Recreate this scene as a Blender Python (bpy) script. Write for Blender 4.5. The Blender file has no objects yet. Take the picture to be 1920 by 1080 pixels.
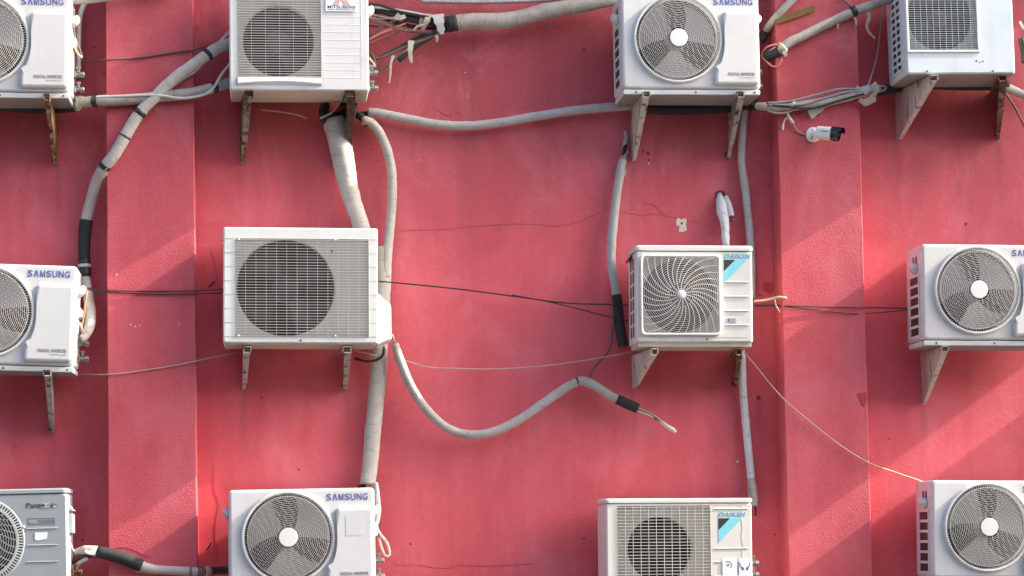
import bpy, bmesh, math, random
from mathutils import Vector, Matrix, noise

random.seed(7)
C = bpy.context.scene
COL = C.collection
R = math.radians
PI = math.pi

# ------------------------------------------------------------------ camera
W_, H_ = 1920.0, 1080.0
SENS, LENS = 36.0, 75.0
FPX = LENS / SENS * W_
SHX, SHY = 0.0, 0.113
YAW, PITCH, ROLL = R(6.5), R(3.5), R(-0.97)
CAM = Vector((-1.30, -11.4, 5.70))
CROT = (Matrix.Rotation(-YAW, 3, 'Z') @ Matrix.Rotation(R(90) + PITCH, 3, 'X') @ Matrix.Rotation(ROLL, 3, 'Z'))
cam_d = bpy.data.cameras.new('camera')
cam = bpy.data.objects.new('camera', cam_d)
COL.objects.link(cam)
cam_d.sensor_width = SENS
cam_d.lens = LENS
cam_d.shift_x, cam_d.shift_y = SHX, SHY
cam_d.clip_start, cam_d.clip_end = 0.1, 3000
cam.matrix_world = Matrix.Translation(CAM) @ CROT.to_4x4()
C.camera = cam


def P(px, py, d=0.0):
    """photo pixel -> the place on the facade it shows, d metres in front of the wall (wall = plane y 0)"""
    k = SENS / LENS
    v = CROT @ Vector((((px - 960) / W_ + SHX) * k, ((540 - py) / W_ + SHY) * k, -1.0))
    t = (-d - CAM.y) / v.y
    return CAM + v * t


# ------------------------------------------------------------------ materials
def nodes(name):
    m = bpy.data.materials.new(name)
    m.use_nodes = True
    nt = m.node_tree
    b = nt.nodes['Principled BSDF']
    return m, nt, b


def N(nt, t, **kw):
    n = nt.nodes.new(t)
    for k, v in kw.items():
        if k in n.inputs:
            n.inputs[k].default_value = v
        else:
            setattr(n, k, v)
    return n


def mixc(nt, fac, a, b, mode='MIX'):
    n = nt.nodes.new('ShaderNodeMix')
    n.data_type = 'RGBA'
    n.blend_type = mode
    for sock, v in ((n.inputs[0], fac), (n.inputs[6], a), (n.inputs[7], b)):
        if hasattr(v, 'is_output'):
            nt.links.new(v, sock)
        elif isinstance(v, (int, float)):
            sock.default_value = v
        else:
            sock.default_value = (*v, 1) if len(v) == 3 else v
    return n.outputs[2]


def ramp(nt, src, lo, hi, a=0.0, b=1.0):
    n = nt.nodes.new('ShaderNodeMapRange')
    n.inputs[1].default_value, n.inputs[2].default_value = lo, hi
    n.inputs[3].default_value, n.inputs[4].default_value = a, b
    nt.links.new(src, n.inputs[0])
    return n.outputs[0]


def math_(nt, op, a, b=None):
    n = nt.nodes.new('ShaderNodeMath')
    n.operation = op
    for i, v in enumerate((a, b)):
        if v is None:
            continue
        if hasattr(v, 'is_output'):
            nt.links.new(v, n.inputs[i])
        else:
            n.inputs[i].default_value = v
    return n.outputs[0]


def coords(nt, scale=(1, 1, 1), kind='Object', rnd=True):
    tc = nt.nodes.new('ShaderNodeTexCoord')
    out = tc.outputs[kind]
    if rnd:
        oi = nt.nodes.new('ShaderNodeObjectInfo')
        mul = nt.nodes.new('ShaderNodeVectorMath')
        mul.operation = 'MULTIPLY_ADD'
        cmb = nt.nodes.new('ShaderNodeCombineXYZ')
        for i in range(3):
            nt.links.new(oi.outputs['Random'], cmb.inputs[i])
        nt.links.new(cmb.outputs[0], mul.inputs[0])
        mul.inputs[1].default_value = (17.3, 9.1, 23.7)
        nt.links.new(out, mul.inputs[2])
        out = mul.outputs[0]
    mp = nt.nodes.new('ShaderNodeMapping')
    mp.inputs['Scale'].default_value = scale
    nt.links.new(out, mp.inputs[0])
    return mp.outputs[0]


def tex(nt, vec, scale, detail=4, rough=0.6, dist=0.0):
    n = N(nt, 'ShaderNodeTexNoise', Scale=scale, Detail=detail, Roughness=rough, Distortion=dist)
    nt.links.new(vec, n.inputs['Vector'])
    return n.outputs['Fac']


def bump(nt, b, h, strength, dist=0.01):
    n = N(nt, 'ShaderNodeBump', Strength=strength, Distance=dist)
    nt.links.new(h, n.inputs['Height'])
    nt.links.new(n.outputs[0], b.inputs['Normal'])


def plain(name, col, rough=0.5, metal=0.0, var=0.12, scale=30.0, bmp=0.0):
    m, nt, b = nodes(name)
    v = coords(nt)
    f = tex(nt, v, scale)
    dark = tuple(c * (1 - 2 * var) for c in col)
    lite = tuple(min(1, c * (1 + var)) for c in col)
    nt.links.new(mixc(nt, f, dark, lite), b.inputs['Base Color'])
    b.inputs['Roughness'].default_value = rough
    b.inputs['Metallic'].default_value = metal
    if bmp:
        bump(nt, b, f, bmp, 0.004)
    return m


def casing_mat(name, col, grime=(0.30, 0.26, 0.21), amount=0.45, streak=0.4, rough=0.38):
    """painted sheet steel gone a little dirty: blotches, rain streaks and specks"""
    m, nt, b = nodes(name)
    v = coords(nt)
    vs = coords(nt, (26, 26, 1.6))
    big = tex(nt, v, 5.0, 5, 0.65)
    st = tex(nt, vs, 1.0, 4, 0.6)
    speck = tex(nt, v, 120.0, 2, 0.7)
    base = mixc(nt, ramp(nt, big, 0.35, 0.7), tuple(c * 0.95 for c in col), tuple(min(1, c * 1.03) for c in col))
    f1 = ramp(nt, big, 0.56, 0.85, 0, amount)
    f2 = ramp(nt, st, 0.56, 0.82, 0, streak)
    f3 = ramp(nt, speck, 0.70, 0.78, 0, amount * 0.7)
    c = mixc(nt, f1, base, grime)
    c = mixc(nt, f2, c, tuple(x * 1.1 for x in grime))
    c = mixc(nt, f3, c, tuple(x * 0.6 for x in grime))
    oc = nt.nodes.new('ShaderNodeObjectInfo')
    c = mixc(nt, 1.0, c, oc.outputs['Color'], 'MULTIPLY')
    nt.links.new(c, b.inputs['Base Color'])
    nt.links.new(ramp(nt, big, 0.3, 0.8, rough, rough + 0.25), b.inputs['Roughness'])
    bump(nt, b, big, 0.03, 0.02)
    return m


def rust_mat(name, paint, amount):
    """bracket steel: old paint with rust eating in from the edges of patches"""
    m, nt, b = nodes(name)
    v = coords(nt)
    vs = coords(nt, (9, 9, 2.2))
    a = tex(nt, vs, 3.0, 6, 0.7)
    f = tex(nt, v, 45.0, 4, 0.7)
    rust = mixc(nt, ramp(nt, f, 0.35, 0.68), (0.022, 0.013, 0.011), (0.15, 0.062, 0.024))
    k = ramp(nt, a, 0.62 - amount * 0.35, 0.72 - amount * 0.30)
    pn = mixc(nt, f, tuple(x * 0.75 for x in paint), paint)
    nt.links.new(mixc(nt, k, pn, rust), b.inputs['Base Color'])
    nt.links.new(ramp(nt, k, 0, 1, 0.5, 0.9), b.inputs['Roughness'])
    bump(nt, b, f, 0.25, 0.003)
    return m


def wrap_mat(name, col, pitch=0.06, dirt=0.5, line=0.75, rough=0.62):
    """vinyl pipe wrap wound round an insulated pipe: overlapping turns, dirt, wrinkles"""
    m, nt, b = nodes(name)
    uv = coords(nt, (1, 1, 1), 'UV', False)
    ob = coords(nt)
    sep = nt.nodes.new('ShaderNodeSeparateXYZ')
    nt.links.new(uv, sep.inputs[0])
    nz = tex(nt, ob, 9.0, 3)
    ph = math_(nt, 'ADD', math_(nt, 'MULTIPLY', sep.outputs[0], 1.0 / pitch), sep.outputs[1])
    ph = math_(nt, 'ADD', ph, math_(nt, 'MULTIPLY', nz, 1.6))
    fr = math_(nt, 'FRACT', ph)
    ln = ramp(nt, fr, 0.0, 0.07, 1.0, 0.0)
    pat = tex(nt, ob, 14.0, 3)
    ln = math_(nt, 'MULTIPLY', ln, ramp(nt, pat, 0.42, 0.6, 0.0, line))
    d1 = tex(nt, ob, 11.0, 6, 0.7)
    d2 = tex(nt, coords(nt, (70, 10, 1), 'UV', False), 1.0, 3)
    c = mixc(nt, ramp(nt, d1, 0.45, 0.8, 0, dirt), col, (0.20, 0.165, 0.12))
    c = mixc(nt, ramp(nt, d2, 0.5, 0.8, 0, 0.25), c, tuple(x * 0.6 for x in col))
    c = mixc(nt, ln, c, (0.07, 0.06, 0.055))
    nt.links.new(c, b.inputs['Base Color'])
    b.inputs['Roughness'].default_value = rough
    h = math_(nt, 'ADD', math_(nt, 'MULTIPLY', fr, 0.5), math_(nt, 'MULTIPLY', d2, 0.9))
    h = math_(nt, 'ADD', h, math_(nt, 'MULTIPLY', d1, 0.8))
    bump(nt, b, h, 0.55, 0.006)
    return m


RUNS = [(107, 309, .55, .03, .5), (451, 307, .5, .035, .45), (656, 308, .4, .03, .35), (1185, 303, .5, .03, .45), (1367, 297, .45, .028, .4), (1681, 262, .6, .035, .45), (1873, 260, .6, .035, .5),
        (101, 811, .35, .03, .4), (455, 732, .5, .03, .5), (650, 731, .45, .03, .4), (1186, 729, .4, .025, .4), (1380, 726, .45, .028, .45), (1729, 757, .4, .03, .45), (1811, 424, .3, .03, .4), (1422, 750, .35, .03, .45),
        (880, 240, .8, .09, .22), (1010, 222, .9, .12, .2), (560, 330, .7, .10, .2), (1095, 96, .5, .05, .35), (820, 70, .5, .10, .3)]


def wall_mat(name, stucco, soot_shade=0.5, tone=1.0):
    m, nt, b = nodes(name)
    tc = nt.nodes.new('ShaderNodeNewGeometry')
    pos = tc.outputs['Position']

    def mapped(s):
        mp = nt.nodes.new('ShaderNodeMapping')
        mp.inputs['Scale'].default_value = s
        nt.links.new(pos, mp.inputs[0])
        return mp.outputs[0]
    sx_ = nt.nodes.new('ShaderNodeSeparateXYZ')
    nt.links.new(pos, sx_.inputs[0])
    big = tex(nt, mapped((1, 1, 1)), 0.9, 6, 0.62)
    med = tex(nt, mapped((1, 1, 0.55)), 4.5, 5, 0.65)
    strk = tex(nt, mapped((7.0, 7.0, 0.35)), 1.0, 5, 0.6)
    fine = tex(nt, mapped((1, 1, 1)), 60, 4, 0.6)
    sp = tex(nt, mapped((1, 1, 1)), 21, 3, 0.55)
    red = (0.50, 0.066, 0.088)
    c = mixc(nt, ramp(nt, big, 0.34, 0.66), (0.56, 0.080, 0.096), (0.64, 0.112, 0.138))
    c = mixc(nt, ramp(nt, strk, 0.44, 0.70, 0, 0.26), c, (0.69, 0.160, 0.200))
    c = mixc(nt, ramp(nt, strk, 0.50, 0.30, 0, 0.24), c, (0.46, 0.060, 0.075))
    c = mixc(nt, ramp(nt, med, 0.60, 0.80, 0, soot_shade), c, (0.24, 0.050, 0.055))
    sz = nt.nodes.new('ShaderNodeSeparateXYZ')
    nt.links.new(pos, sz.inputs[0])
    upper_shade = math_(nt, 'ADD', sz.outputs[2], math_(nt, 'MULTIPLY', tex(nt, mapped((3.2, 3.2, 0.25)), 1.0, 5, 0.65), 2.2))
    upper_shade = math_(nt, 'ADD', upper_shade, math_(nt, 'MULTIPLY', big, 1.6))
    c = mixc(nt, ramp(nt, upper_shade, 8.9, 10.5, 0, soot_shade * 1.9), c, (0.25, 0.045, 0.052))  # overhang shade painted into the upper wall colour, broken into streaks
    c = mixc(nt, ramp(nt, sp, 0.68, 0.74, 0, 0.22), c, (0.25, 0.06, 0.06))
    bl = tex(nt, mapped((1, 1, 0.7)), 2.3, 6, 0.7, 0.6)
    c = mixc(nt, ramp(nt, bl, 0.50, 0.74, 0, 0.60), c, (0.67, 0.185, 0.225))
    c = mixc(nt, ramp(nt, bl, 0.48, 0.28, 0, 0.60), c, (0.46, 0.055, 0.068))
    c = mixc(nt, ramp(nt, fine, 0.35, 0.7, 0.0, 0.18), c, (0.65, 0.17, 0.205))
    if not stucco:                      # thin dirty runs that rain has washed down from bolts and feet
        wob_ = math_(nt, 'MULTIPLY', math_(nt, 'SUBTRACT', tex(nt, mapped((2, 2, 5)), 1.0, 3), 0.5), 0.05)
        acc = None
        for fx, fy, ln_, wd_, st_ in RUNS:
            p_ = P(fx, fy, 0)
            dx = math_(nt, 'ABSOLUTE', math_(nt, 'ADD', math_(nt, 'SUBTRACT', sx_.outputs[0], p_.x), wob_))
            k = math_(nt, 'MULTIPLY', ramp(nt, dx, 0.0, wd_, st_, 0.0), ramp(nt, sx_.outputs[2], p_.z - ln_, p_.z, 0.0, 1.0))
            k = math_(nt, 'MULTIPLY', k, ramp(nt, sx_.outputs[2], p_.z, p_.z + 0.02, 1.0, 0.0))
            acc = k if acc is None else math_(nt, 'MAXIMUM', acc, k)
        acc = math_(nt, 'MULTIPLY', acc, ramp(nt, med, 0.3, 0.65, 0.3, 1.0))
        c = mixc(nt, acc, c, (0.20, 0.05, 0.035))
    c = mixc(nt, 1.0, c, (tone, tone, tone), 'MULTIPLY')
    nt.links.new(c, b.inputs['Base Color'])
    b.inputs['Roughness'].default_value = 0.62
    b.inputs['Specular IOR Level'].default_value = 0.3
    vo = N(nt, 'ShaderNodeTexVoronoi', Scale=1.0)
    nt.links.new(mapped((95, 95, 130) if stucco else (30, 30, 44)), vo.inputs['Vector'])
    vo.feature = 'SMOOTH_F1'
    g = tex(nt, mapped((1, 1, 1.5)), 110 if stucco else 40, 4, 0.6)
    h = math_(nt, 'ADD', math_(nt, 'MULTIPLY', vo.outputs['Distance'], 0.6), g)
    h = math_(nt, 'ADD', h, math_(nt, 'MULTIPLY', med, 1.2))
    bump(nt, b, h, 0.40 if stucco else 0.20, 0.005)
    return m


M = {}
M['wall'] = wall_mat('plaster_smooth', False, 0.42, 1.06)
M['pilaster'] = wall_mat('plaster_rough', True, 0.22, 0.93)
M['white'] = casing_mat('white_enamel', (0.605, 0.62, 0.615), grime=(0.36, 0.32, 0.26), amount=0.30, streak=0.26)
M['cream'] = casing_mat('cream_enamel', (0.66, 0.66, 0.615), grime=(0.36, 0.30, 0.22), amount=0.28, streak=0.28)
M['cool'] = casing_mat('cool_enamel', (0.66, 0.69, 0.66), grime=(0.36, 0.33, 0.27), amount=0.26, streak=0.26)
M['dirty'] = casing_mat('dirty_enamel', (0.64, 0.66, 0.645), grime=(0.30, 0.29, 0.265), amount=0.55, streak=0.55)
M['bluish'] = casing_mat('bluish_enamel', (0.57, 0.645, 0.675), amount=0.16, streak=0.2)
M['grey'] = casing_mat('grey_enamel', (0.27, 0.31, 0.335), grime=(0.14, 0.13, 0.12), amount=0.25, streak=0.2)
M['greylight'] = plain('grey_plastic', (0.42, 0.45, 0.45), 0.5)
M['under'] = casing_mat('galvanised_base', (0.24, 0.235, 0.22), grime=(0.10, 0.075, 0.05), amount=0.7, streak=0.2, rough=0.55)
M['undercream'] = casing_mat('cream_base', (0.46, 0.41, 0.32), grime=(0.16, 0.11, 0.06), amount=0.7, streak=0.3, rough=0.55)
M['grille_w'] = plain('grille_plastic', (0.74, 0.73, 0.69), 0.45, var=0.06)
M['grille_c'] = plain('grille_cream_plastic', (0.78, 0.77, 0.72), 0.45, var=0.06)
M['grille_b'] = plain('grille_bluish', (0.62, 0.68, 0.68), 0.45, var=0.08)
M['grille_g'] = plain('grille_grey', (0.50, 0.51, 0.48), 0.45, var=0.1)
M['hub'] = plain('hub_white', (0.70, 0.71, 0.70), 0.35, var=0.02)
M['dark'] = plain('dark_inside', (0.007, 0.007, 0.009), 0.7)
M['fins'] = plain('coil_fins', (0.03, 0.032, 0.036), 0.5)
M['blade_l'] = plain('blade_pale', (0.25, 0.245, 0.235), 0.4, var=0.1, scale=12)
M['blade_d'] = plain('blade_dark', (0.014, 0.014, 0.018), 0.5)
M['blade_m'] = plain('blade_grey', (0.05, 0.05, 0.053), 0.5)
M['shroudpale'] = plain('shroud_pale', (0.42, 0.41, 0.37), 0.6, var=0.15, scale=14)
M['shroudcool'] = plain('shroud_cool', (0.46, 0.46, 0.43), 0.6, var=0.12, scale=14)
M['shroudgrey'] = plain('shroud_grey', (0.33, 0.335, 0.33), 0.6, var=0.12, scale=14)
M['seam'] = plain('seam_dark', (0.10, 0.10, 0.10), 0.7)  # dark grey of paint chips and screw heads
M['embl'] = plain('emboss_line', (0.50, 0.49, 0.45), 0.5, var=0.05)
M['blue'] = plain('letter_blue', (0.085, 0.105, 0.36), 0.5, var=0.08)
M['lgrey'] = plain('letter_grey', (0.16, 0.15, 0.15), 0.5)
M['lblack'] = plain('letter_black', (0.03, 0.032, 0.04), 0.5)
M['lpale'] = plain('letter_pale', (0.45, 0.45, 0.45), 0.5)
M['cyan'] = plain('decal_cyan', (0.22, 0.63, 0.72), 0.45, var=0.05)
M['cyand'] = plain('decal_cyan_deep', (0.10, 0.42, 0.60), 0.45, var=0.08)
M['sticker'] = plain('sticker_white', (0.80, 0.82, 0.83), 0.4, var=0.04)
M['stickerold'] = plain('sticker_worn', (0.585, 0.615, 0.615), 0.45, var=0.03)
M['logored'] = plain('logo_faded_red', (0.60, 0.36, 0.34), 0.5)
M['ind'] = plain('letter_indigo', (0.07, 0.075, 0.22), 0.5)
M['brownl'] = plain('letter_worn', (0.10, 0.075, 0.055), 0.6, var=0.3, scale=90)
M['rust'] = rust_mat('bracket_rusty', (0.26, 0.205, 0.16), 0.62)
M['rustdark'] = rust_mat('bracket_dark_rust', (0.05, 0.035, 0.03), 0.8)
M['orange'] = rust_mat('bracket_ochre', (0.42, 0.27, 0.13), 0.48)
M['pale'] = rust_mat('bracket_painted', (0.56, 0.52, 0.46), 0.24)
M['palegrey'] = rust_mat('bracket_grey', (0.42, 0.40, 0.37), 0.34)
M['bolt'] = rust_mat('bolt_steel', (0.12, 0.09, 0.07), 0.9)
M['wrap'] = wrap_mat('pipe_wrap', (0.45, 0.43, 0.39))
M['wrapdirty'] = wrap_mat('pipe_wrap_dirty', (0.37, 0.35, 0.31), dirt=0.85)
M['wrapgrey'] = wrap_mat('pipe_wrap_grey', (0.41, 0.40, 0.385), pitch=0.09, dirt=0.55, line=0.5)
M['wrapwhite'] = wrap_mat('pipe_wrap_white', (0.62, 0.64, 0.65), pitch=0.10, dirt=0.22, line=0.7)
M['foam'] = plain('foam_sleeve', (0.022, 0.022, 0.024), 0.8, var=0.2, scale=60, bmp=0.3)
M['tape'] = plain('black_tape', (0.018, 0.018, 0.02), 0.45, var=0.2, scale=40, bmp=0.3)
M['tapegrey'] = plain('silver_tape', (0.44, 0.46, 0.46), 0.35, var=0.1, scale=20, bmp=0.3)
M['rag'] = plain('cloth_tape', (0.46, 0.42, 0.34), 0.8, var=0.15, scale=25, bmp=0.3)
M['cabblack'] = plain('cable_black', (0.02, 0.019, 0.02), 0.5)
M['cabbrown'] = plain('cable_brown', (0.16, 0.085, 0.075), 0.55)
M['cabgrey'] = plain('cable_grey', (0.30, 0.29, 0.28), 0.5)
M['cabtan'] = plain('cable_tan', (0.47, 0.38, 0.27), 0.55)
M['cabwhite'] = plain('cable_white', (0.60, 0.59, 0.55), 0.45)
M['cabpink'] = plain('cable_pink', (0.55, 0.22, 0.20), 0.5)
M['copper'] = plain('copper_tube', (0.50, 0.24, 0.15), 0.4)
M['brass'] = plain('valve_metal', (0.20, 0.20, 0.195), 0.4, metal=0.5, var=0.2)
M['lamb'] = plain('yellow_lath', (0.17, 0.10, 0.022), 0.7, var=0.2, scale=18)
M['plaster'] = plain('bare_plaster', (0.66, 0.62, 0.53), 0.85, var=0.12, scale=30)
M['crack'] = plain('crack_dark', (0.52, 0.083, 0.100), 0.9)
M['hole'] = plain('hole_dark', (0.17, 0.04, 0.042), 0.9)
M['peel'] = plain('paint_edge', (0.42, 0.045, 0.055), 0.7)
M['ccw'] = plain('camera_white', (0.80, 0.79, 0.72), 0.35, var=0.04)
M['ccb'] = plain('camera_black', (0.012, 0.012, 0.02), 0.25)
M['glass'] = plain('lens_glass', (0.03, 0.012, 0.012), 0.08)
M['render'] = plain('shade_building_render', (0.12, 0.115, 0.11), 0.85, var=0.1, scale=2)
M['concrete'] = plain('paving', (0.09, 0.088, 0.085), 0.85, var=0.15, scale=3)


# ------------------------------------------------------------------ mesh helpers
class MB:
    def __init__(self):
        self.bm = bmesh.new()
        self.uv = self.bm.loops.layers.uv.new('UVMap')

    def box(self, x0, x1, y0, y1, z0, z1, bev=0.0, seg=2):
        r = bmesh.ops.create_cube(self.bm, size=1.0)
        vs = r['verts']
        for v in vs:
            v.co = Vector(((x0 + x1) / 2 + v.co.x * (x1 - x0), (y0 + y1) / 2 + v.co.y * (y1 - y0), (z0 + z1) / 2 + v.co.z * (z1 - z0)))
        if bev:
            es = list({e for v in vs for e in v.link_edges})
            bmesh.ops.bevel(self.bm, geom=es, offset=bev, segments=seg, affect='EDGES', profile=0.5)
        return self

    def loft(self, loops, cap0=False, cap1=False, closed=True):
        rows = [[self.bm.verts.new(p) for p in lp] for lp in loops]
        n = len(rows[0])
        for a, b in zip(rows, rows[1:]):
            for i in range(n if closed else n - 1):
                j = (i + 1) % n
                self.bm.faces.new((a[i], a[j], b[j], b[i]))
        if cap0:
            self.bm.faces.new(rows[0])
        if cap1:
            self.bm.faces.new(rows[-1])
        return self

    def poly(self, pts, depth=Vector((0, 0.001, 0)), bev=0.0, seg=2):
        """flat outline given thickness; the bevel rounds the front rim"""
        f = [self.bm.verts.new(p) for p in pts]
        k = [self.bm.verts.new(Vector(p) + depth) for p in pts]
        n = len(pts)
        ff = self.bm.faces.new(f)
        self.bm.faces.new(k[::-1])
        for i in range(n):
            j = (i + 1) % n
            self.bm.faces.new((f[i], k[i], k[j], f[j]))
        if bev:
            bmesh.ops.bevel(self.bm, geom=list(ff.edges), offset=bev, segments=seg, affect='EDGES', profile=0.5)
        return self

    def tube(self, pts, rad, seg=10, flat=1.0, wob=0.0, caps=True, seed=0.0):
        pts = [Vector(p) for p in pts]
        n = len(pts)
        if not isinstance(rad, (list, tuple)):
            rad = [rad] * n
        T = []
        for i in range(n):
            t = pts[min(i + 1, n - 1)] - pts[max(i - 1, 0)]
            T.append(t.normalized() if t.length > 1e-9 else Vector((1, 0, 0)))
        ref = Vector((0, -1, 0)) if abs(T[0].y) < 0.9 else Vector((1, 0, 0))
        nor = (ref - T[0] * ref.dot(T[0])).normalized()
        rows = []
        L = 0.0
        Ls = []
        for i in range(n):
            if i:
                L += (pts[i] - pts[i - 1]).length
                nor = nor - T[i] * nor.dot(T[i])
                nor = nor.normalized() if nor.length > 1e-6 else T[i].orthogonal().normalized()
            Ls.append(L)
            bi = T[i].cross(nor)
            row = []
            for k in range(seg):
                a = 2 * PI * k / seg
                rr = rad[i]
                if wob:
                    q = Vector((L * 22 + seed, math.cos(a) * 1.2 + seed, math.sin(a) * 1.2))
                    rr *= 1 + wob * noise.noise(q) + wob * 0.6 * noise.noise(q * 2.7)
                row.append(self.bm.verts.new(pts[i] + nor * (math.cos(a) * rr * flat) + bi * (math.sin(a) * rr)))
            rows.append(row)
        for i in range(n - 1):
            for k in range(seg):
                j = (k + 1) % seg
                f = self.bm.faces.new((rows[i][k], rows[i][j], rows[i + 1][j], rows[i + 1][k]))
                f.smooth = True
                for lp, (u, v) in zip(f.loops, ((Ls[i], k), (Ls[i], k + 1), (Ls[i + 1], k + 1), (Ls[i + 1], k))):
                    lp[self.uv].uv = (u, v / seg)
        if caps:
            self.bm.faces.new(rows[0][::-1])
            self.bm.faces.new(rows[-1])
        return self

    def lathe(self, prof, axis='y', centre=(0, 0, 0), seg=24, smooth=True):
        """prof: (radius, along)"""
        c = Vector(centre)
        rows = []
        for r, h in prof:
            row = []
            for k in range(seg):
                a = 2 * PI * k / seg
                u, v = r * math.cos(a), r * math.sin(a)
                p = {'y': (u, h, v), 'z': (u, v, h), 'x': (h, u, v)}[axis]
                row.append(self.bm.verts.new(c + Vector(p)))
            rows.append(row)
        for a, b in zip(rows, rows[1:]):
            for i in range(seg):
                j = (i + 1) % seg
                f = self.bm.faces.new((a[i], a[j], b[j], b[i]))
                f.smooth = smooth
        self.bm.faces.new(rows[0])
        self.bm.faces.new(rows[-1][::-1])
        return self

    def ribbon(self, pts, width, thick=0.0015, wdir=Vector((0, 0, 1))):
        """a strip of tape hanging or lying along pts"""
        pts = [Vector(p) for p in pts]
        n = len(pts)
        ws = width if isinstance(width, (list, tuple)) else [width] * n
        rows = []
        for i in range(n):
            t = (pts[min(i + 1, n - 1)] - pts[max(i - 1, 0)]).normalized()
            s = wdir - t * wdir.dot(t)
            s = s.normalized() if s.length > 1e-5 else t.orthogonal().normalized()
            o = t.cross(s) * thick
            h = s * ws[i] / 2
            rows.append([pts[i] - h - o, pts[i] + h - o, pts[i] + h + o, pts[i] - h + o])
        return self.loft(rows, True, True)

    def build(self, name, mat, parent=None, loc=None, smooth=False):
        bmesh.ops.recalc_face_normals(self.bm, faces=self.bm.faces[:])
        if smooth:
            for f in self.bm.faces:
                f.smooth = True
        if loc is not None:
            bmesh.ops.translate(self.bm, verts=self.bm.verts[:], vec=-Vector(loc))
        me = bpy.data.meshes.new(name)
        self.bm.to_mesh(me)
        self.bm.free()
        me.materials.append(mat)
        o = bpy.data.objects.new(name, me)
        COL.objects.link(o)
        if parent:
            o.parent = parent
        if loc is not None:
            o.location = loc
        return o


def tag(o, label, cat, group=None):
    o['label'] = label
    o['category'] = cat
    if group:
        o['group'] = group
    return o


def thing(name, label, cat, group=None, loc=(0, 0, 0)):
    o = bpy.data.objects.new(name, None)
    o.empty_display_size = 0.1
    COL.objects.link(o)
    o.location = loc
    return tag(o, label, cat, group)


def copy_tree(o, parent=None):
    c = o.copy()
    COL.objects.link(c)
    if parent:
        c.parent = parent
    for ch in o.children:
        copy_tree(ch, c)
    return c


def text(s, mat, parent, x, z, y, height, width=None, shear=0.0, bold=0.0, align='l', name='lettering', space=1.0):
    """raised print: letters set at x (left or right end), baseline z, on the face y, reading towards -y"""
    cu = bpy.data.curves.new(name, 'FONT')
    cu.body = s
    cu.shear = shear
    cu.offset = bold
    cu.resolution_u = 3
    cu.extrude = 0.004
    cu.space_character = space
    ob = bpy.data.objects.new(name, cu)
    COL.objects.link(ob)
    bpy.context.view_layer.update()
    dg = bpy.context.evaluated_depsgraph_get()
    me = bpy.data.meshes.new_from_object(ob.evaluated_get(dg))
    bpy.data.objects.remove(ob)
    xs = [v.co.x for v in me.vertices]
    ys = [v.co.y for v in me.vertices]
    x0, x1, y0, y1 = min(xs), max(xs), min(ys), max(ys)
    sy = height / (y1 - y0)
    sx = (width / (x1 - x0)) if width else sy
    for v in me.vertices:
        px = (v.co.x - x0) * sx + (x if align == 'l' else x - (x1 - x0) * sx)
        v.co = Vector((px, y - v.co.z * 0.15, z + (v.co.y - y0) * sy))
    me.materials.clear()
    me.materials.append(mat)
    o = bpy.data.objects.new(name, me)
    COL.objects.link(o)
    o.parent = parent
    return o


def cells(s, mat, parent, x1, z, y, height, width, gap=0.22, bold=0.0):
    """wide-set capitals in even cells, ending at x1; the second letter is a crossbar-less A"""
    n = len(s)
    cw = width / (n - gap)
    lw = cw * (1 - gap)
    bm = bmesh.new()
    for i, ch in enumerate(s):
        xl = x1 - width + i * cw
        if ch == '^':
            t = lw * 0.27
            for p in ([(0, 0), (t, 0), (lw * 0.5 + t * 0.5, height), (lw * 0.5 - t * 0.5, height)], [(lw - t, 0), (lw, 0), (lw * 0.5 + t * 0.5, height), (lw * 0.5 - t * 0.5, height)]):
                f = [bm.verts.new((xl + a, y - 0.0004 - 0.0001 * (p[0][0] > 0), z + b)) for a, b in p]
                bm.faces.new(f)
            continue
        if ch == 'M':
            t, m_ = lw * 0.21, lw * 0.5
            for k_, p in enumerate(([(0, 0), (t, 0), (t, height), (0, height)], [(lw - t, 0), (lw, 0), (lw, height), (lw - t, height)],
                                    [(t, height), (t, height * 0.55), (m_ - t * 0.5, 0), (m_, 0), (m_, height * 0.28)], [(lw - t, height), (m_, height * 0.28), (m_, 0), (m_ + t * 0.5, 0), (lw - t, height * 0.55)])):
                bm.faces.new([bm.verts.new((xl + a, y - 0.0004, z + b)) for a, b in p])
            continue
        o = text(ch, mat, None, xl, z, y, height, lw, bold=bold)
        bm.from_mesh(o.data)
        bpy.data.objects.remove(o)
    me = bpy.data.meshes.new('lettering')
    bm.to_mesh(me)
    bm.free()
    me.materials.append(mat)
    o = bpy.data.objects.new('lettering', me)
    COL.objects.link(o)
    o.parent = parent
    return o


def rect_loop(x0, x1, z0, z1, r, y, n=14, q=5):
    """rounded rectangle as a closed loop, same point count for any rectangle"""
    pts = []
    cs = ((x1 - r, z0 + r, -90), (x1 - r, z1 - r, 0), (x0 + r, z1 - r, 90), (x0 + r, z0 + r, 180))
    for i, (cx, cz, a0) in enumerate(cs):
        arc = [Vector((cx + r * math.cos(R(a0 + 90 * k / q)), y, cz + r * math.sin(R(a0 + 90 * k / q)))) for k in range(q + 1)]
        pts += arc
        nx = cs[(i + 1) % 4]
        b = Vector((nx[0] + r * math.cos(R(nx[2])), y, nx[1] + r * math.sin(R(nx[2]))))
        for k in range(1, n):
            pts.append(arc[-1].lerp(b, k / n))
    return pts


def circ_like(loop, c, rad, y):
    out = []
    for p in loop:
        d = Vector((p.x - c[0], 0, p.z - c[1])).normalized()
        out.append(Vector((c[0] + d.x * rad, y, c[1] + d.z * rad)))
    return out


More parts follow.
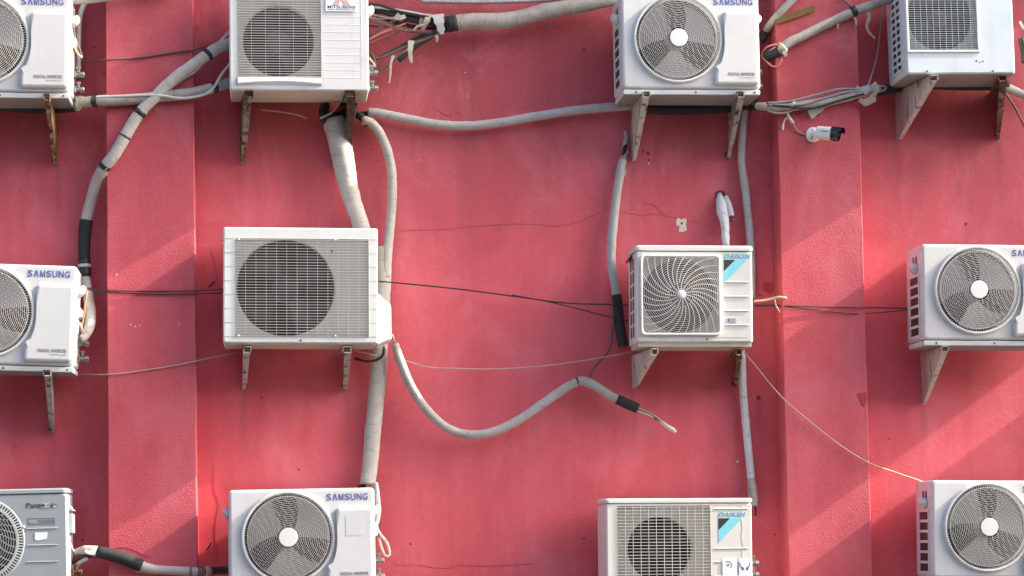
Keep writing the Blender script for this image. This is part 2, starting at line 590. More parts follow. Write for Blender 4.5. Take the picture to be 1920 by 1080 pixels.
def wire_ring(mb, c, r, w, y0, y1, seg=56, a0=0.0, a1=2 * PI):
    full = abs(a1 - a0 - 2 * PI) < 1e-6
    n = max(3, int(seg * (a1 - a0) / (2 * PI)))
    loops = []
    for k in range(n if full else n + 1):
        a = a0 + (a1 - a0) * k / n
        ca, sa = math.cos(a), math.sin(a)
        loops.append([Vector((c[0] + ca * q, yy, c[1] + sa * q)) for q, yy in ((r - w / 2, y0), (r + w / 2, y0), (r + w / 2, y1), (r - w / 2, y1))])
    if full:
        loops.append(loops[0])
        vs = [[mb.bm.verts.new(p) for p in lp] for lp in loops[:-1]]
        vs.append(vs[0])
        for a, b in zip(vs, vs[1:]):
            for i in range(4):
                j = (i + 1) % 4
                mb.bm.faces.new((a[i], a[j], b[j], b[i]))
    else:
        mb.loft(loops, True, True)


def bar(mb, p0, p1, w, h):
    """thin straight bar lying in the front plane"""
    p0, p1 = Vector(p0), Vector(p1)
    t = (p1 - p0).normalized()
    s = Vector((-t.z, 0, t.x)) * w / 2
    hh = Vector((0, h, 0))
    mb.loft([[p0 - s, p0 + s, p0 + s + hh, p0 - s + hh], [p1 - s, p1 + s, p1 + s + hh, p1 - s + hh]], True, True)


def fan_part(root, c, r0, r1, y, mat, blades=3, span=78, a0=20, hubmat=None, pitch=0.05):
    mb = MB()
    mb.lathe([(r0, y - 0.012), (r0, y + 0.06)], 'y', (c[0], 0, c[1]), 24)
    for b in range(blades):
        base = a0 + b * 360 / blades
        rows = []
        for i in range(11):
            f = i / 10
            row = []
            for k in range(7):
                q = k / 6
                rr = r0 * 0.95 + (r1 - r0 * 0.95) * q
                sp = span * (0.62 + 0.38 * q)
                a = R(base + (f - 0.5) * sp + 10 * q)
                yy = y + pitch * (f - 0.2) * (0.5 + 0.5 * q) + 0.006 * math.sin(PI * f)
                row.append(Vector((c[0] + rr * math.cos(a), yy, c[1] + rr * math.sin(a))))
            rows.append(row)
        mb.loft(rows, closed=False)
        mb.loft([[p + Vector((0, 0.004, 0)) for p in rw] for rw in rows], closed=False)
    f = mb.build('fan', mat, root, smooth=True)
    if hubmat:
        MB().lathe([(r0 * 0.96, y - 0.013), (r0 * 0.9, y - 0.016), (0.006, y - 0.017)], 'y', (c[0], 0, c[1]), 20).build('hub', hubmat, f)
    return f


def cavity(root, c, r, y0, y1, mat):
    mb = MB()
    n = 40
    ring = lambda rr, y: [Vector((c[0] + rr * math.cos(2 * PI * k / n), y, c[1] + rr * math.sin(2 * PI * k / n))) for k in range(n)]
    mb.loft([ring(r, y0), ring(r, y1)], cap1=True)
    return mb.build('fan_housing', mat, root)


def valves(root, x, zs, y=0.20, mat=None):
    """service valves on the side of the casing"""
    for z in zs:
        mb = MB()
        mb.box(x, x + 0.014, y - 0.018, y + 0.018, z - 0.018, z + 0.018, 0.003)
        mb.lathe([(0.012, x + 0.012), (0.012, x + 0.034), (0.017, x + 0.036), (0.017, x + 0.052), (0.012, x + 0.056)], 'x', (0, y, z), 6, False)
        mb.lathe([(0.009, z + 0.012), (0.009, z + 0.030), (0.013, z + 0.031), (0.013, z + 0.043)], 'z', (x + 0.024, y, 0), 6, False)
        mb.build('valve', mat or M['brass'], root)


def side_grid(root, x, y0, y1, z0, z1, cols, rows, mat, wall=0.006):
    """air inlet in the side of the casing: dark coil behind a plastic lattice"""
    s = MB()
    t = 0.007
    for i in range(cols + 1):
        y = y0 + (y1 - y0) * i / cols
        s.box(x - 0.006, x + 0.001, y - t, y + t, z0 - t * 1.2, z1 + t * 1.2)
    for j in range(rows + 1):
        z = z0 + (z1 - z0) * j / rows
        s.box(x - 0.005, x + 0.0005, y0, y1, z - t, z + t)
    g = s.build('side_grille', mat, root)
    MB().box(x - 0.0015, x + 0.004, y0, y1, z0, z1).build('coil', M['fins'], g)
    return g


def base_pan(root, w, d, mat, z0=-0.022, z1=0.024, inset=0.004):
    mb = MB()
    if z1 > 0.01:
        MB().box(-w / 2 + inset, w / 2 - inset, inset, d - 0.002, 0.0005, z1, 0.003).build('base_rim', M['white'], root)
    mb.box(-w / 2 + 0.008, w / 2 - 0.008, 0.012, d - 0.01, z0, 0.001, 0.002)
    return mb.build('base_pan', mat, root)


def handle(root, x, z, side, mat, y=0.12):
    s = side
    mb = MB()
    mb.lathe([(0.034, 0.0), (0.034, 0.012), (0.028, 0.026), (0.016, 0.036), (0.004, 0.038)], 'x', (0, 0, 0), 16)
    for v in mb.bm.verts:
        v.co = Vector((x + s * v.co.x, y + v.co.y * 1.5, z + v.co.z * 0.85 + (0.012 if v.co.x > 0.02 else 0)))
    return mb.build('handle', mat, root, smooth=True)


def screw(root, x, z, y=0.0):
    MB().lathe([(0.005, y), (0.005, y - 0.002), (0.002, y - 0.003)], 'y', (x, 0, z), 8).build('screw', M['bolt'], root)


def place(root, la, pa, d, edge, yaw=0.0):
    """put local point la (x, z) of a unit at photo pixel pa, front d metres off the wall, tilted like the edge in the photo"""
    a, b = P(*edge[0], d), P(*edge[1], d)
    tilt = math.atan2(-(b.z - a.z), b.x - a.x)
    rot = Matrix.Rotation(yaw, 3, 'Z') @ Matrix.Rotation(tilt, 3, 'Y')
    root.rotation_euler = rot.to_euler()
    root.location = P(*pa, d) - rot @ Vector((la[0], 0, la[1]))


# ------------------------------------------------------------------ outdoor unit with a round grille
def round_unit(label, group):
    w, h, dp = 0.745, 0.545, 0.28
    c = (-0.072, 0.298)
    x0, x1 = -w / 2, w / 2
    root = thing('outdoor_unit', label, 'air conditioner', group)
    o = lambda i, y, r: rect_loop(x0 + i, x1 - i, 0.030 + i, h - i, r, y)
    L0 = o(0, dp, 0.020)
    fr = o(0.014, 0.0, 0.014)
    cz = lambda r, y: circ_like(fr, c, r, y)
    mb = MB()
    mb.loft([L0, o(0, 0.016, 0.020), o(0.003, 0.007, 0.018), o(0.008, 0.002, 0.016), fr, cz(0.243, 0.0), cz(0.238, -0.012), cz(0.234, -0.017), cz(0.228, -0.017), cz(0.224, -0.010), cz(0.222, 0.05)], cap0=True)
    mb.build('casing', M['white'], root)
    base_pan(root, w, dp, M['under'], -0.004, 0.026)
    # raised service panel
    pts = [(0.364, 0.060), (0.364, 0.430), (0.349, 0.445), (0.186, 0.445), (0.176, 0.435), (0.178, 0.345), (0.178, 0.265), (0.174, 0.228), (0.166, 0.195), (0.155, 0.165), (0.142, 0.140), (0.130, 0.126), (0.124, 0.112), (0.122, 0.062), (0.132, 0.050), (0.350, 0.050)]
    MB().poly([Vector((x, -0.024, z)) for x, z in pts], Vector((0, 0.0245, 0)), 0.016, 4).build('service_panel', M['white'], root)
    cells('S^MSUNG', M['blue'], root, 0.338, h - 0.062, -0.0006, 0.034, 0.212, 0.20, 0.012)
    text('DIGITAL INVERTER', M['lgrey'], root, 0.335, 0.098, -0.0243, 0.0165, 0.142, align='r', space=1.1)
    text('T E C H N O L O G Y', M['lpale'], root, 0.335, 0.084, -0.0243, 0.006, 0.080, align='r')
    # grille
    g = MB()
    dome = lambda r: -0.017 - 0.020 * (1 - (r / 0.225) ** 2)
    rs = [0.060 + i * 0.0094 for i in range(16)]
    for r in rs:
        wire_ring(g, c, r, 0.0017, dome(r), dome(r) + 0.002)
    wire_ring(g, c, 0.2085, 0.0024, dome(0.2085), dome(0.2085) + 0.004)
    for i, r in enumerate([0.050] + rs):
        n = int(round((10 + i * 1.55) / 2) * 2)
        r2 = r + 0.0094
        for k in range(n):
            a = 2 * PI * (k + 0.5 * (i % 2)) / n + 0.03 * i
            bar(g, (c[0] + r * math.cos(a), dome(r) + 0.001, c[1] + r * math.sin(a)), (c[0] + r2 * math.cos(a), dome(r2) + 0.001, c[1] + r2 * math.sin(a)), 0.0015, 0.002)
    for k in range(108):
        a = 2 * PI * k / 108
        bar(g, (c[0] + 0.2085 * math.cos(a), -0.018, c[1] + 0.2085 * math.sin(a)), (c[0] + 0.224 * math.cos(a), -0.013, c[1] + 0.224 * math.sin(a)), 0.0016, 0.003)
    gr = g.build('fan_grille', M['grille_w'], root)
    MB().lathe([(0.047, -0.032), (0.048, -0.038), (0.0468, -0.0394), (0.02, -0.0396), (0.004, -0.0396)], 'y', (c[0], 0, c[1]), 32, False).build('hub_cap', M['hub'], gr)
    fan_part(root, c, 0.055, 0.208, 0.035, M['blade_l'], 3, 84, 27, pitch=0.06)
    cavity(root, c, 0.2219, 0.05, 0.20, M['dark'])
    side_grid(root, x0, 0.055, 0.215, 0.055, 0.385, 1, 6, M['white'])
    for k in range(2):
        MB().box(x0 - 0.0012, x0 + 0.002, 0.09 + k * 0.05, 0.115 + k * 0.05, 0.455, 0.49).build('vent_slot', M['fins'], root)
    handle(root, x0, 0.425, -1, M['white'])
    handle(root, x1, 0.425, 1, M['white'])
    MB().poly([Vector((x1 - 0.001, 0.13, 0.36)), Vector((x1 + 0.020, 0.13, 0.335)), Vector((x1 + 0.022, 0.13, 0.30)), Vector((x1 - 0.001, 0.13, 0.29))], Vector((0, 0.11, 0)), 0.003).build('terminal_cover', M['white'], root)
    valves(root, x1, (0.085, 0.165))
    for x in (-0.30, 0.02, 0.34):
        screw(root, x, 0.013, 0.004)
    return root


GRP = 'white outdoor units with round fan grilles'
FC = (-0.072, 0.298)
sam = round_unit('', GRP)
spots = [  # fan centre in the photo, an edge that gives its tilt, label
    ((540.5, 1007.5), ((430, 918), (700, 913)), 'white round-grille unit with a worn sticker, at the foot of the thick wrapped pipe'),
    ((-34, 74), ((0, 164), (134, 166)), 'white round-grille unit above the ochre rusted bracket, in the topmost row'),
    ((-25, 584), ((0, 679), (142, 683)), 'white round-grille unit under the black taped pipe, with its pipe curling into its side'),
    ((1270.5, 73), ((1168, 163), (1427, 164.3)), 'white round-grille unit on two pale brackets above the small cream unit'),
    ((1832, 544), ((1724, 455), (1920, 457)), 'white round-grille unit over the brown stain, directly under the bluish unit'),
    ((1851, 988), ((1744, 897), (1920, 898)), 'white round-grille unit where the pale thin cable ends, lowest beyond the second pilaster'),
]
sams = []
for i, (pc, edge, label) in enumerate(spots):
    o = sam if i == 0 else copy_tree(sam)
    o['label'] = label
    place(o, FC, pc, 0.385, edge)
    sams.append(o)
    tint = ((1, 1, 1, 1), (1.0, 0.985, 0.965, 1), (0.985, 0.995, 1.0, 1), (1.02, 1.02, 1.0, 1), (0.99, 0.975, 0.95, 1), (1.0, 1.0, 1.01, 1))[i]
    turn = (0, 9, -14, 4, -6, 12)[i]
    for ch in o.children:
        ch.color = tint
        if ch.name.startswith('fan') and ch.name.split('.')[0] == 'fan':
            pv = Matrix.Translation((FC[0], 0, FC[1]))
            ch.matrix_local = pv @ Matrix.Rotation(R(turn), 4, 'Y') @ pv.inverted()
# the next column beyond the picture's edge: its units throw the long slanting shadows over the last bay
for pc, lab in (((2410, -322), 'white round-grille unit beyond the picture, highest of the next column'), ((2410, 141), 'white round-grille unit beyond the picture, middle of the next column'), ((2410, 593), 'white round-grille unit beyond the picture, lowest of the next column')):
    o = copy_tree(sam)
    o['label'] = lab
    place(o, FC, pc, 0.385, ((430, 0), (700, 0)))
# the faded energy label only the unit at the foot of the thick pipe has
MB().box(0.222, 0.306, -0.0247, -0.0235, 0.30, 0.405).build('sticker', M['stickerold'], sams[0])


# ------------------------------------------------------------------ outdoor units with rectangular louvre grilles
def louvre_unit(label, w, h, dp, op, fc, fr, rows, cols, mats, lid=0.0, fanhub=None, slat=0.0034, frame=0.0, shroud_y=0.03, blades=4, hubr=0.05, group=None):
    """op: opening (x0, x1, z0, z1); fc, fr: fan circle; origin: middle of the lower front edge"""
    case, grille, shroud, blade, under = mats
    x0, x1 = -w / 2, w / 2
    root = thing('outdoor_unit', label, 'air conditioner', group)
    ztop = h - lid
    o = lambda i, y, r: rect_loop(x0 + i, x1 - i, 0.0 + i, ztop - i, r, y)
    q = lambda y, e=0: rect_loop(op[0] - e, op[1] + e, op[2] - e, op[3] + e, 0.006, y)
    mb = MB()
    mb.loft([o(0, dp, 0.012), o(0, 0.010, 0.012), o(0.002, 0.004, 0.012), o(0.008, 0.0, 0.010), q(0.0), q(shroud_y + 0.002)], cap0=True)
    mb.build('casing', case, root)
    if lid:
        l2 = lambda i, z: [Vector((p.x, p.z, z)) for p in rect_loop(x0 - 0.004 + i, x1 + 0.004 - i, -0.004 + i, dp + 0.004 - i, 0.02, 0)]
        MB().loft([l2(0.006, ztop + 0.001), l2(0.0, ztop + 0.004), l2(0.0, h - 0.008), l2(0.003, h - 0.002), l2(0.010, h)], True, True).build('lid', case, root)
    base_pan(root, w, dp, under, -0.006, 0.0)
    rl = q(shroud_y, -0.0015)
    MB().loft([rl, circ_like(rl, fc, fr, shroud_y), circ_like(rl, fc, fr - 0.006, shroud_y + 0.03)]).build('fan_shroud', shroud, root)
    cavity(root, fc, fr - 0.0055, shroud_y + 0.028, 0.22, M['dark'])
    fan_part(root, fc, hubr, fr - 0.012, shroud_y + 0.05, blade, blades, 62, 33, fanhub)
    g = MB()
    ax, bx, az, bz = op
    yg = -0.004
    for k in range(rows):
        z = az + (bz - az) * (k + 0.5) / rows
        g.loft([[Vector((xx, yg, z - slat / 2)), Vector((xx, yg + 0.006, z - slat * 0.4)), Vector((xx, yg + 0.006, z + slat * 0.5)), Vector((xx, yg, z + slat / 2))] for xx in (ax - 0.002, bx + 0.002)], True, True)
    for k in range(cols):
        x = ax + (bx - ax) * (k + 1) / (cols + 1)
        g.box(x - slat * 0.34, x + slat * 0.34, yg - 0.0008, yg + 0.006, az, bz)
    if frame:
        for (p, r_) in (((ax - frame, ax, az - frame, bz + frame), 0), ((bx, bx + frame, az - frame, bz + frame), 0), ((ax, bx, az - frame, az), 0), ((ax, bx, bz, bz + frame), 0)):
            g.box(p[0], p[1], yg - 0.002, 0.0005, p[2], p[3], 0.0015, 1)
    g.build('fan_grille', grille, root)
    return root


# dirty unit with a logo label at the top
u1 = louvre_unit('stained white unit with wide louvre grille and embossed side panel, over the tangle of wraps', 0.722, 0.56, 0.29, (-0.318, 0.114, 0.066, 0.505), (-0.108, 0.268), 0.190, 33, 5, (M['dirty'], M['grille_w'], M['shroudpale'], M['blade_d'], M['undercream']), fanhub=M['blade_m'], slat=0.0019, hubr=0.062)
place(u1, (-0.361, 0), (430.5, 168.5), 0.385, ((432, 168), (692, 170)))
mb = MB()
n = 17
lip = lambda y, z, arc=0.0: [Vector((-0.318 + 0.432 * k / (n - 1), y, z + arc * math.sin(PI * k / (n - 1)))) for k in range(n)]
mb.loft([lip(-0.012, 0.030, 0.012), lip(-0.014, 0.036, 0.012), lip(-0.008, 0.066), lip(0.0, 0.066)], closed=False)
mb.loft([[Vector((-0.318 + 0.432 * k / (n - 1), -0.012, 0.030 + 0.012 * math.sin(PI * k / (n - 1)))) for k in range(n)],
         [Vector((-0.318 + 0.432 * k / (n - 1), 0.0, 0.026)) for k in range(n)]], closed=False)
mb.build('grille_lip', M['dirty'], u1)
mb = MB()
for k in range(12):
    z = 0.066 + k * 0.0402
    mb.box(0.133, 0.322, -0.0007, 0.001, z, z + 0.0026, 0.0003, 1)
mb.box(0.322, 0.3240, -0.0007, 0.001, 0.066, 0.51)
mb.build('embossed_lines', M['grille_w'], u1)
MB().box(0.139, 0.303, -0.0045, -0.003, 0.418, 0.53).build('label', M['sticker'], u1)
mb = MB()
L_ = 0.030
for vs_ in ([(0, 0), (-1, 0), (-1.5, -0.87), (-0.5, -0.87)], [(0, 0), (1, 0), (1.5, -0.87), (0.5, -0.87)], [(0, 0), (0.5, 0.87), (0, 1.73), (-0.5, 0.87)]):
    mb.poly([Vector((0.2205 + a * L_, -0.0054, 0.4785 + b * L_)) for a, b in vs_], Vector((0, 0.0006, 0)))
mb.build('emblem', M['logored'], u1)
text('MITSUBISHI', M['lblack'], u1, 0.150, 0.4335, -0.0046, 0.0155, 0.142, bold=0.008, space=1.12)
text('HEAVY INDUSTRIES, LTD.', M['lgrey'], u1, 0.150, 0.424, -0.0046, 0.0062, 0.142)
valves(u1, 0.361, (0.052, 0.135), 0.19)
handle(u1, 0.361, 0.45, 1, M['dirty'], 0.14)

# white unit with a fully louvred front and a service cover
u2 = louvre_unit('white unit with full-width louvre front and tapered side cover, between the wrapped pipes', 0.795, 0.600, 0.30, (-0.335, 0.350, 0.030, 0.542), (-0.078, 0.290), 0.256, 35, 12, (M['cool'], M['grille_c'], M['shroudcool'], M['blade_d'], M['undercream']), fanhub=M['blade_d'], slat=0.0018, shroud_y=0.020, blades=4, hubr=0.07)
place(u2, (-0.3975, 0), (418, 643), 0.40, ((418, 644), (703, 645)))
for k in range(8):
    z = 0.034 + k * 0.0722
    MB().box(-0.3965, -0.338, -0.0012, 0.001, z, z + 0.0022).build('panel_seam', M['embl'], u2)
    MB().box(0.353, 0.3965, -0.0012, 0.001, z, z + 0.0022).build('panel_seam', M['embl'], u2)
X = 0.3975
cov = [(X, 0.268), (X + 0.034, 0.236), (X + 0.066, 0.206), (X + 0.070, 0.196), (X + 0.072, 0.030), (X + 0.066, 0.024), (X, -0.004)]
MB().poly([Vector((x, 0.040, z)) for x, z in cov], Vector((0, 0.20, 0)), 0.006).build('service_cover', M['cool'], u2)
MB().box(-X - 0.014, -X + 0.001, 0.09, 0.14, 0.545, 0.556, 0.002).build('handle', M['cool'], u2)
for x, z in ((-0.318, 0.536), (0.178, 0.536), (-0.318, 0.038), (0.178, 0.038)):
    MB().lathe([(0.0055, -0.0055), (0.0055, -0.0075), (0.002, -0.008)], 'y', (x, 0, z), 8).build('screw', M['sticker'], u2)
screw(u2, 0.0, 0.015)
screw(u2, 0.160, 0.477, -0.005)

# bluish unit
u3 = louvre_unit('bluish white unit with square framed grille and latticed side, topmost beyond the camera', 0.600, 0.58, 0.33, (-0.282, 0.094, 0.128, 0.520), (-0.094, 0.316), 0.184, 33, 10, (M['bluish'], M['grille_b'], M['shroudgrey'], M['blade_d'], M['under']), fanhub=M['blade_m'], slat=0.0017, frame=0.013, hubr=0.05)
place(u3, (-0.300, 0), (1701, 138.5), 0.435, ((1701, 138.5), (1915, 137.5)))
side_grid(u3, -0.300, 0.075, 0.235, 0.040, 0.545, 2, 13, M['bluish'])
for x in (-0.19, 0.175):
    screw(u3, x, 0.014)
mb = MB()
for x, z, r in ((0.085, 0.068, 0.006), (0.103, 0.062, 0.004), (0.120, 0.066, 0.005)):
    mb.lathe([(r, -0.0006), (r, 0.0005)], 'y', (x, 0, z), 7)
mb.build('chipped_paint', M['seam'], u3)

# cream unit with black and cyan badge, lowest row
u4 = louvre_unit('cream unit with louvre grille and two stickers beside its cyan and black badge', 0.775, 0.55, 0.29, (-0.328, 0.166, 0.030, 0.512), (-0.100, 0.285), 0.173, 29, 11, (M['cream'], M['grille_c'], M['shroudpale'], M['blade_d'], M['undercream']), lid=0.026, fanhub=M['blade_d'], slat=0.0025, shroud_y=0.020, hubr=0.055)
place(u4, (-0.3875, 0.55), (1136, 935.0), 0.385, ((1136, 935.5), (1418, 934)))
mb = MB()
for z in (0.492, 0.284, 0.214, 0.14, 0.07):
    mb.box(0.186, 0.366, -0.003, 0.001, z, z + 0.004, 0.001, 1)
mb.build('embossed_lines', M['cream'], u4)
for z in (0.492, 0.284, 0.214):
    MB().box(0.186, 0.366, -0.001, 0.0005, z - 0.004, z - 0.0005).build('seam', M['embl'], u4)
valves(u4, 0.3875, (0.205, 0.145), 0.10)


def badge(root, x, z, s, y=-0.0008):
    """slanted cyan letters above a black corner with a cyan stripe across it"""
    text('DAIKIN', M['cyand'], root, x, z, y, 0.024 * s, 0.150 * s, shear=0.25, bold=0.03, space=1.12)
    t = 0.008 * s
    a = 0.064 * s
    b = 0.132 * s
    MB().poly([Vector((x, y - 0.0004, z - t)), Vector((x, y - 0.0004, z - t - a)), Vector((x + a, y - 0.0004, z - t))], Vector((0, 0.001, 0))).build('badge_corner', M['lblack'], root)
    MB().poly([Vector((x + a, y - 0.0004, z - t)), Vector((x, y - 0.0004, z - t - a)), Vector((x, y - 0.0004, z - t - b)), Vector((x + b, y - 0.0004, z - t))], Vector((0, 0.001, 0))).build('badge_stripe', M['cyan'], root)


badge(u4, 0.208, 0.452, 0.98)
MB().box(0.226, 0.303, -0.0035, -0.0031, 0.10, 0.238).build('sticker', M['sticker'], u4)
st = MB().box(0.314, 0.378, -0.0035, -0.0031, 0.10, 0.236).build('sticker', M['sticker'], u4)
mb = MB()
wire_ring(mb, (0.256, 0.199), 0.0055, 0.003, -0.0042, -0.0036, 18)
for k in range(9):
    a = R(128 - k * 22)
    cx, cz = 0.256 + 0.019 * math.cos(a), 0.199 + 0.019 * math.sin(a)
    t = Vector((-math.sin(a), 0, math.cos(a)))
    bar(mb, Vector((cx, -0.0042, cz)) - t * 0.0025, Vector((cx, -0.0042, cz)) + t * 0.0025, 0.0045, 0.0006)
mb.build('print', M['ind'], u4)
mb = MB()
for s in (-1, 1):
    cx = 0.346
    f = lambda dx, z: Vector((cx + s * dx, -0.0042, z))
    bar(mb, f(0.026, 0.214), f(0.025, 0.194), 0.003, 0.0006)
    bar(mb, f(0.025, 0.195), f(0.016, 0.184), 0.004, 0.0006)
    mb.poly([f(0.018, 0.190), f(0.008, 0.186), f(0.006, 0.172), f(0.017, 0.172)], Vector((0, 0.0006, 0)))
mb.build('print', M['ind'], u4)
# yellowed drip down the front
mb = MB()
mb.ribbon([Vector((0.337 + 0.003 * math.sin(k * 1.3), -0.0008, 0.515 - k * 0.02)) for k in range(15)], [0.010 - 0.0003 * k for k in range(15)], 0.0002, Vector((1, 0, 0)))
M['drip'] = plain('drip_stain', (0.74, 0.69, 0.54), 0.5, var=0.05)
mb.build('stain', M['drip'], u4)

# ------------------------------------------------------------------ small cream unit with a square swirl grille
w, h, dp = 0.622, 0.515, 0.27
u5 = thing('outdoor_unit', 'small cream unit with square swirl grille and R32 mark under the white wrapped stub', 'air conditioner')
c, hs = (-0.075, 0.251), 0.203
x0, x1 = -w / 2, w / 2
zt = h - 0.030
o = lambda i, y, r: rect_loop(x0 + i, x1 - i, 0.0 + i, zt - i, r, y)
sq = lambda e, y, r=0.02: rect_loop(c[0] - hs - e, c[0] + hs + e, c[1] - hs - e, c[1] + hs + e, r, y)
MB().loft([o(0, dp, 0.014), o(0, 0.012, 0.014), o(0.004, 0.004, 0.012), o(0.010, 0.0, 0.010), sq(0.002, 0.0), sq(0.0, 0.03)], cap0=True).build('casing', M['cream'], u5)
l2 = lambda i, z: [Vector((p.x, p.z, z)) for p in rect_loop(x0 - 0.004 + i, x1 + 0.004 - i, -0.004 + i, dp + 0.004 - i, 0.02, 0)]
MB().loft([l2(0.005, zt + 0.001), l2(0, zt + 0.004), l2(0, h - 0.010), l2(0.003, h - 0.003), l2(0.010, h)], True, True).build('lid', M['cream'], u5)
base_pan(u5, w, dp, M['undercream'], -0.022, 0.0)
rl = sq(-0.0015, 0.028)
MB().loft([rl, circ_like(rl, c, 0.199, 0.030), circ_like(rl, c, 0.194, 0.06)]).build('fan_shroud', M['blade_l'], u5)
cavity(u5, c, 0.1945, 0.058, 0.2, M['dark'])
fan_part(u5, c, 0.045, 0.182, 0.09, M['blade_d'], 3, 70, 10, pitch=0.03)
g = MB()
fo = [sq(0.010, 0.0005), sq(0.010, -0.012), sq(0.007, -0.017), sq(0.002, -0.017), sq(-0.003, -0.012), sq(-0.003, 0.02)]
g.loft(fo)
g.build('grille_frame', M['grille_c'], u5)
g = MB()
lim = hs - 0.004
yy = lambda r: -0.016 - 0.012 * max(0.0, 1 - (r / 0.2) ** 2)
r = 0.031
while r < 0.268:
    if r <= lim:
        wire_ring(g, c, r, 0.0019, yy(r), yy(r) + 0.003, 48)
    else:
        da = math.acos(lim / r)
        if PI / 4 - da > 0.03:
            for q4 in range(4):
                mid = PI / 4 + q4 * PI / 2
                wire_ring(g, c, r, 0.0019, yy(r), yy(r) + 0.004, 48, mid - (PI / 4 - da), mid + (PI / 4 - da))
    r += 0.0103
for k in range(30):
    a0 = 2 * PI * k / 30
    rr0 = 0.024 if k % 2 == 0 else 0.062
    prev = None
    for i in range(13):
        q = rr0 + (0.262 - rr0) * i / 12
        a = a0 - 0.62 * (q / 0.20) ** 1.1
        p = Vector((c[0] + q * math.cos(a), yy(q) - 0.001, c[1] + q * math.sin(a)))
        if max(abs(p.x - c[0]), abs(p.z - c[1])) > lim:
            if prev:
                f = 1.0
                while f > 0 and max(abs(prev.x + (p.x - prev.x) * f - c[0]), abs(prev.z + (p.z - prev.z) * f - c[1])) > lim:
                    f -= 0.05
                if f > 0.05:
                    bar(g, prev, prev.lerp(p, f), 0.0031, 0.003)
            break
        if prev:
            bar(g, prev, p, 0.0031, 0.003)
        prev = p
gr = g.build('fan_grille', M['grille_c'], u5)
MB().lathe([(0.022, -0.022), (0.0235, -0.030), (0.020, -0.0335), (0.003, -0.034)], 'y', (c[0], 0, c[1]), 24).build('hub_cap', M['hub'], gr, smooth=True)
for sx in (-1, 1):
    for sz in (-1, 1):
        MB().poly([Vector((c[0] + sx * (hs - a), -0.004, c[1] + sz * (hs - b))) for a, b in ((0.002, 0.002), (0.045, 0.002), (0.002, 0.045))], Vector((0, 0.003, 0))).build('corner_plate', M['shroudgrey'], u5)
badge(u5, 0.158, 0.447, 0.96)
for z in (0.318, 0.242, 0.166, 0.090):
    MB().box(0.160, 0.292, -0.004, 0.001, z, z + 0.006, 0.002, 1).build('embossed_line', M['cream'], u5)
MB().box(0.172, 0.225, -0.0012, 0.0004, 0.102, 0.132).build('label_plate', M['stickerold'], u5)
text('R32', M['lgrey'], u5, 0.178, 0.106, -0.0013, 0.022, 0.040, bold=0.006)
screw(u5, 0.063, 0.018)
MB().box(x0 + 0.05, x1 - 0.03, -0.0008, 0.0005, 0.027, 0.029).build('seam', M['embl'], u5)
for cidx in range(2):
    for ridx in range(6):
        y0_, z0_ = 0.075 + cidx * 0.085, 0.035 + ridx * 0.072
        MB().box(x0 - 0.0012, x0 + 0.002, y0_, y0_ + 0.045, z0_, z0_ + 0.058).build('side_slot', M['fins'], u5)
MB().poly([Vector((x0 + 0.001, 0.12, 0.455)), Vector((x0 - 0.020, 0.12, 0.448)), Vector((x0 - 0.022, 0.12, 0.455)), Vector((x0 + 0.001, 0.12, 0.484))], Vector((0, 0.12, 0))).build('handle', M['fins'], u5)
place(u5, (-0.311, 0), (1193.5, 642), 0.375, ((1193, 642), (1416, 643)), yaw=R(-1.5))

# ------------------------------------------------------------------ grey unit, mostly outside the picture
w, h, dp = 0.80, 0.56, 0.30
u6 = thing('outdoor_unit', 'dark grey unit with worn lettering and a bare white sticker', 'air conditioner')
x0, x1 = -w / 2, w / 2
c = (-0.034, 0.300)
zt = h - 0.026
o = lambda i, y, r: rect_loop(x0 + i, x1 - i, 0.0 + i, zt - i, r, y)
fr = o(0.010, 0.0, 0.012)
cz = lambda r, y: circ_like(fr, c, r, y)
MB().loft([o(0, dp, 0.016), o(0, 0.012, 0.016), o(0.004, 0.004, 0.014), fr, cz(0.222, 0.0), cz(0.218, -0.006), cz(0.212, -0.006), cz(0.210, 0.04)], cap0=True).build('casing', M['grey'], u6)
l2 = lambda i, z: [Vector((p.x, p.z, z)) for p in rect_loop(x0 - 0.003 + i, x1 + 0.003 - i, -0.003 + i, dp + 0.003 - i, 0.025, 0)]
MB().loft([l2(0.004, zt + 0.001), l2(0, zt + 0.003), l2(0, h - 0.008), l2(0.003, h - 0.002), l2(0.010, h)], True, True).build('lid', M['grey'], u6)
base_pan(u6, w, dp, M['under'], -0.02, 0.0)
g = MB()
rs = [0.030 + i * 0.0125 for i in range(13)]
for r in rs:
    wire_ring(g, c, r, 0.0022, -0.012, -0.008)
wire_ring(g, c, 0.187, 0.010, -0.012, -0.002)
for i, r in enumerate(rs):
    n = 8 + 2 * i
    for k in range(n):
        a = 2 * PI * (k + 0.5 * (i % 2)) / n + 0.05 * i
        bar(g, (c[0] + r * math.cos(a), -0.011, c[1] + r * math.sin(a)), (c[0] + (r + 0.0125) * math.cos(a), -0.011, c[1] + (r + 0.0125) * math.sin(a)), 0.0045, 0.006)
for k in range(90):
    a = 2 * PI * k / 90
    bar(g, (c[0] + 0.19 * math.cos(a), -0.010, c[1] + 0.19 * math.sin(a)), (c[0] + 0.213 * math.cos(a), -0.008, c[1] + 0.213 * math.sin(a)), 0.0065, 0.006)
g.build('fan_grille', M['greylight'], u6)
cavity(u6, c, 0.2095, 0.04, 0.2, M['dark'])
fan_part(u6, c, 0.05, 0.195, 0.06, M['blade_d'], 3, 80, 10)
text('Panasonic', M['brownl'], u6, 0.198, 0.462, -0.0006, 0.027, 0.150, bold=0.015)
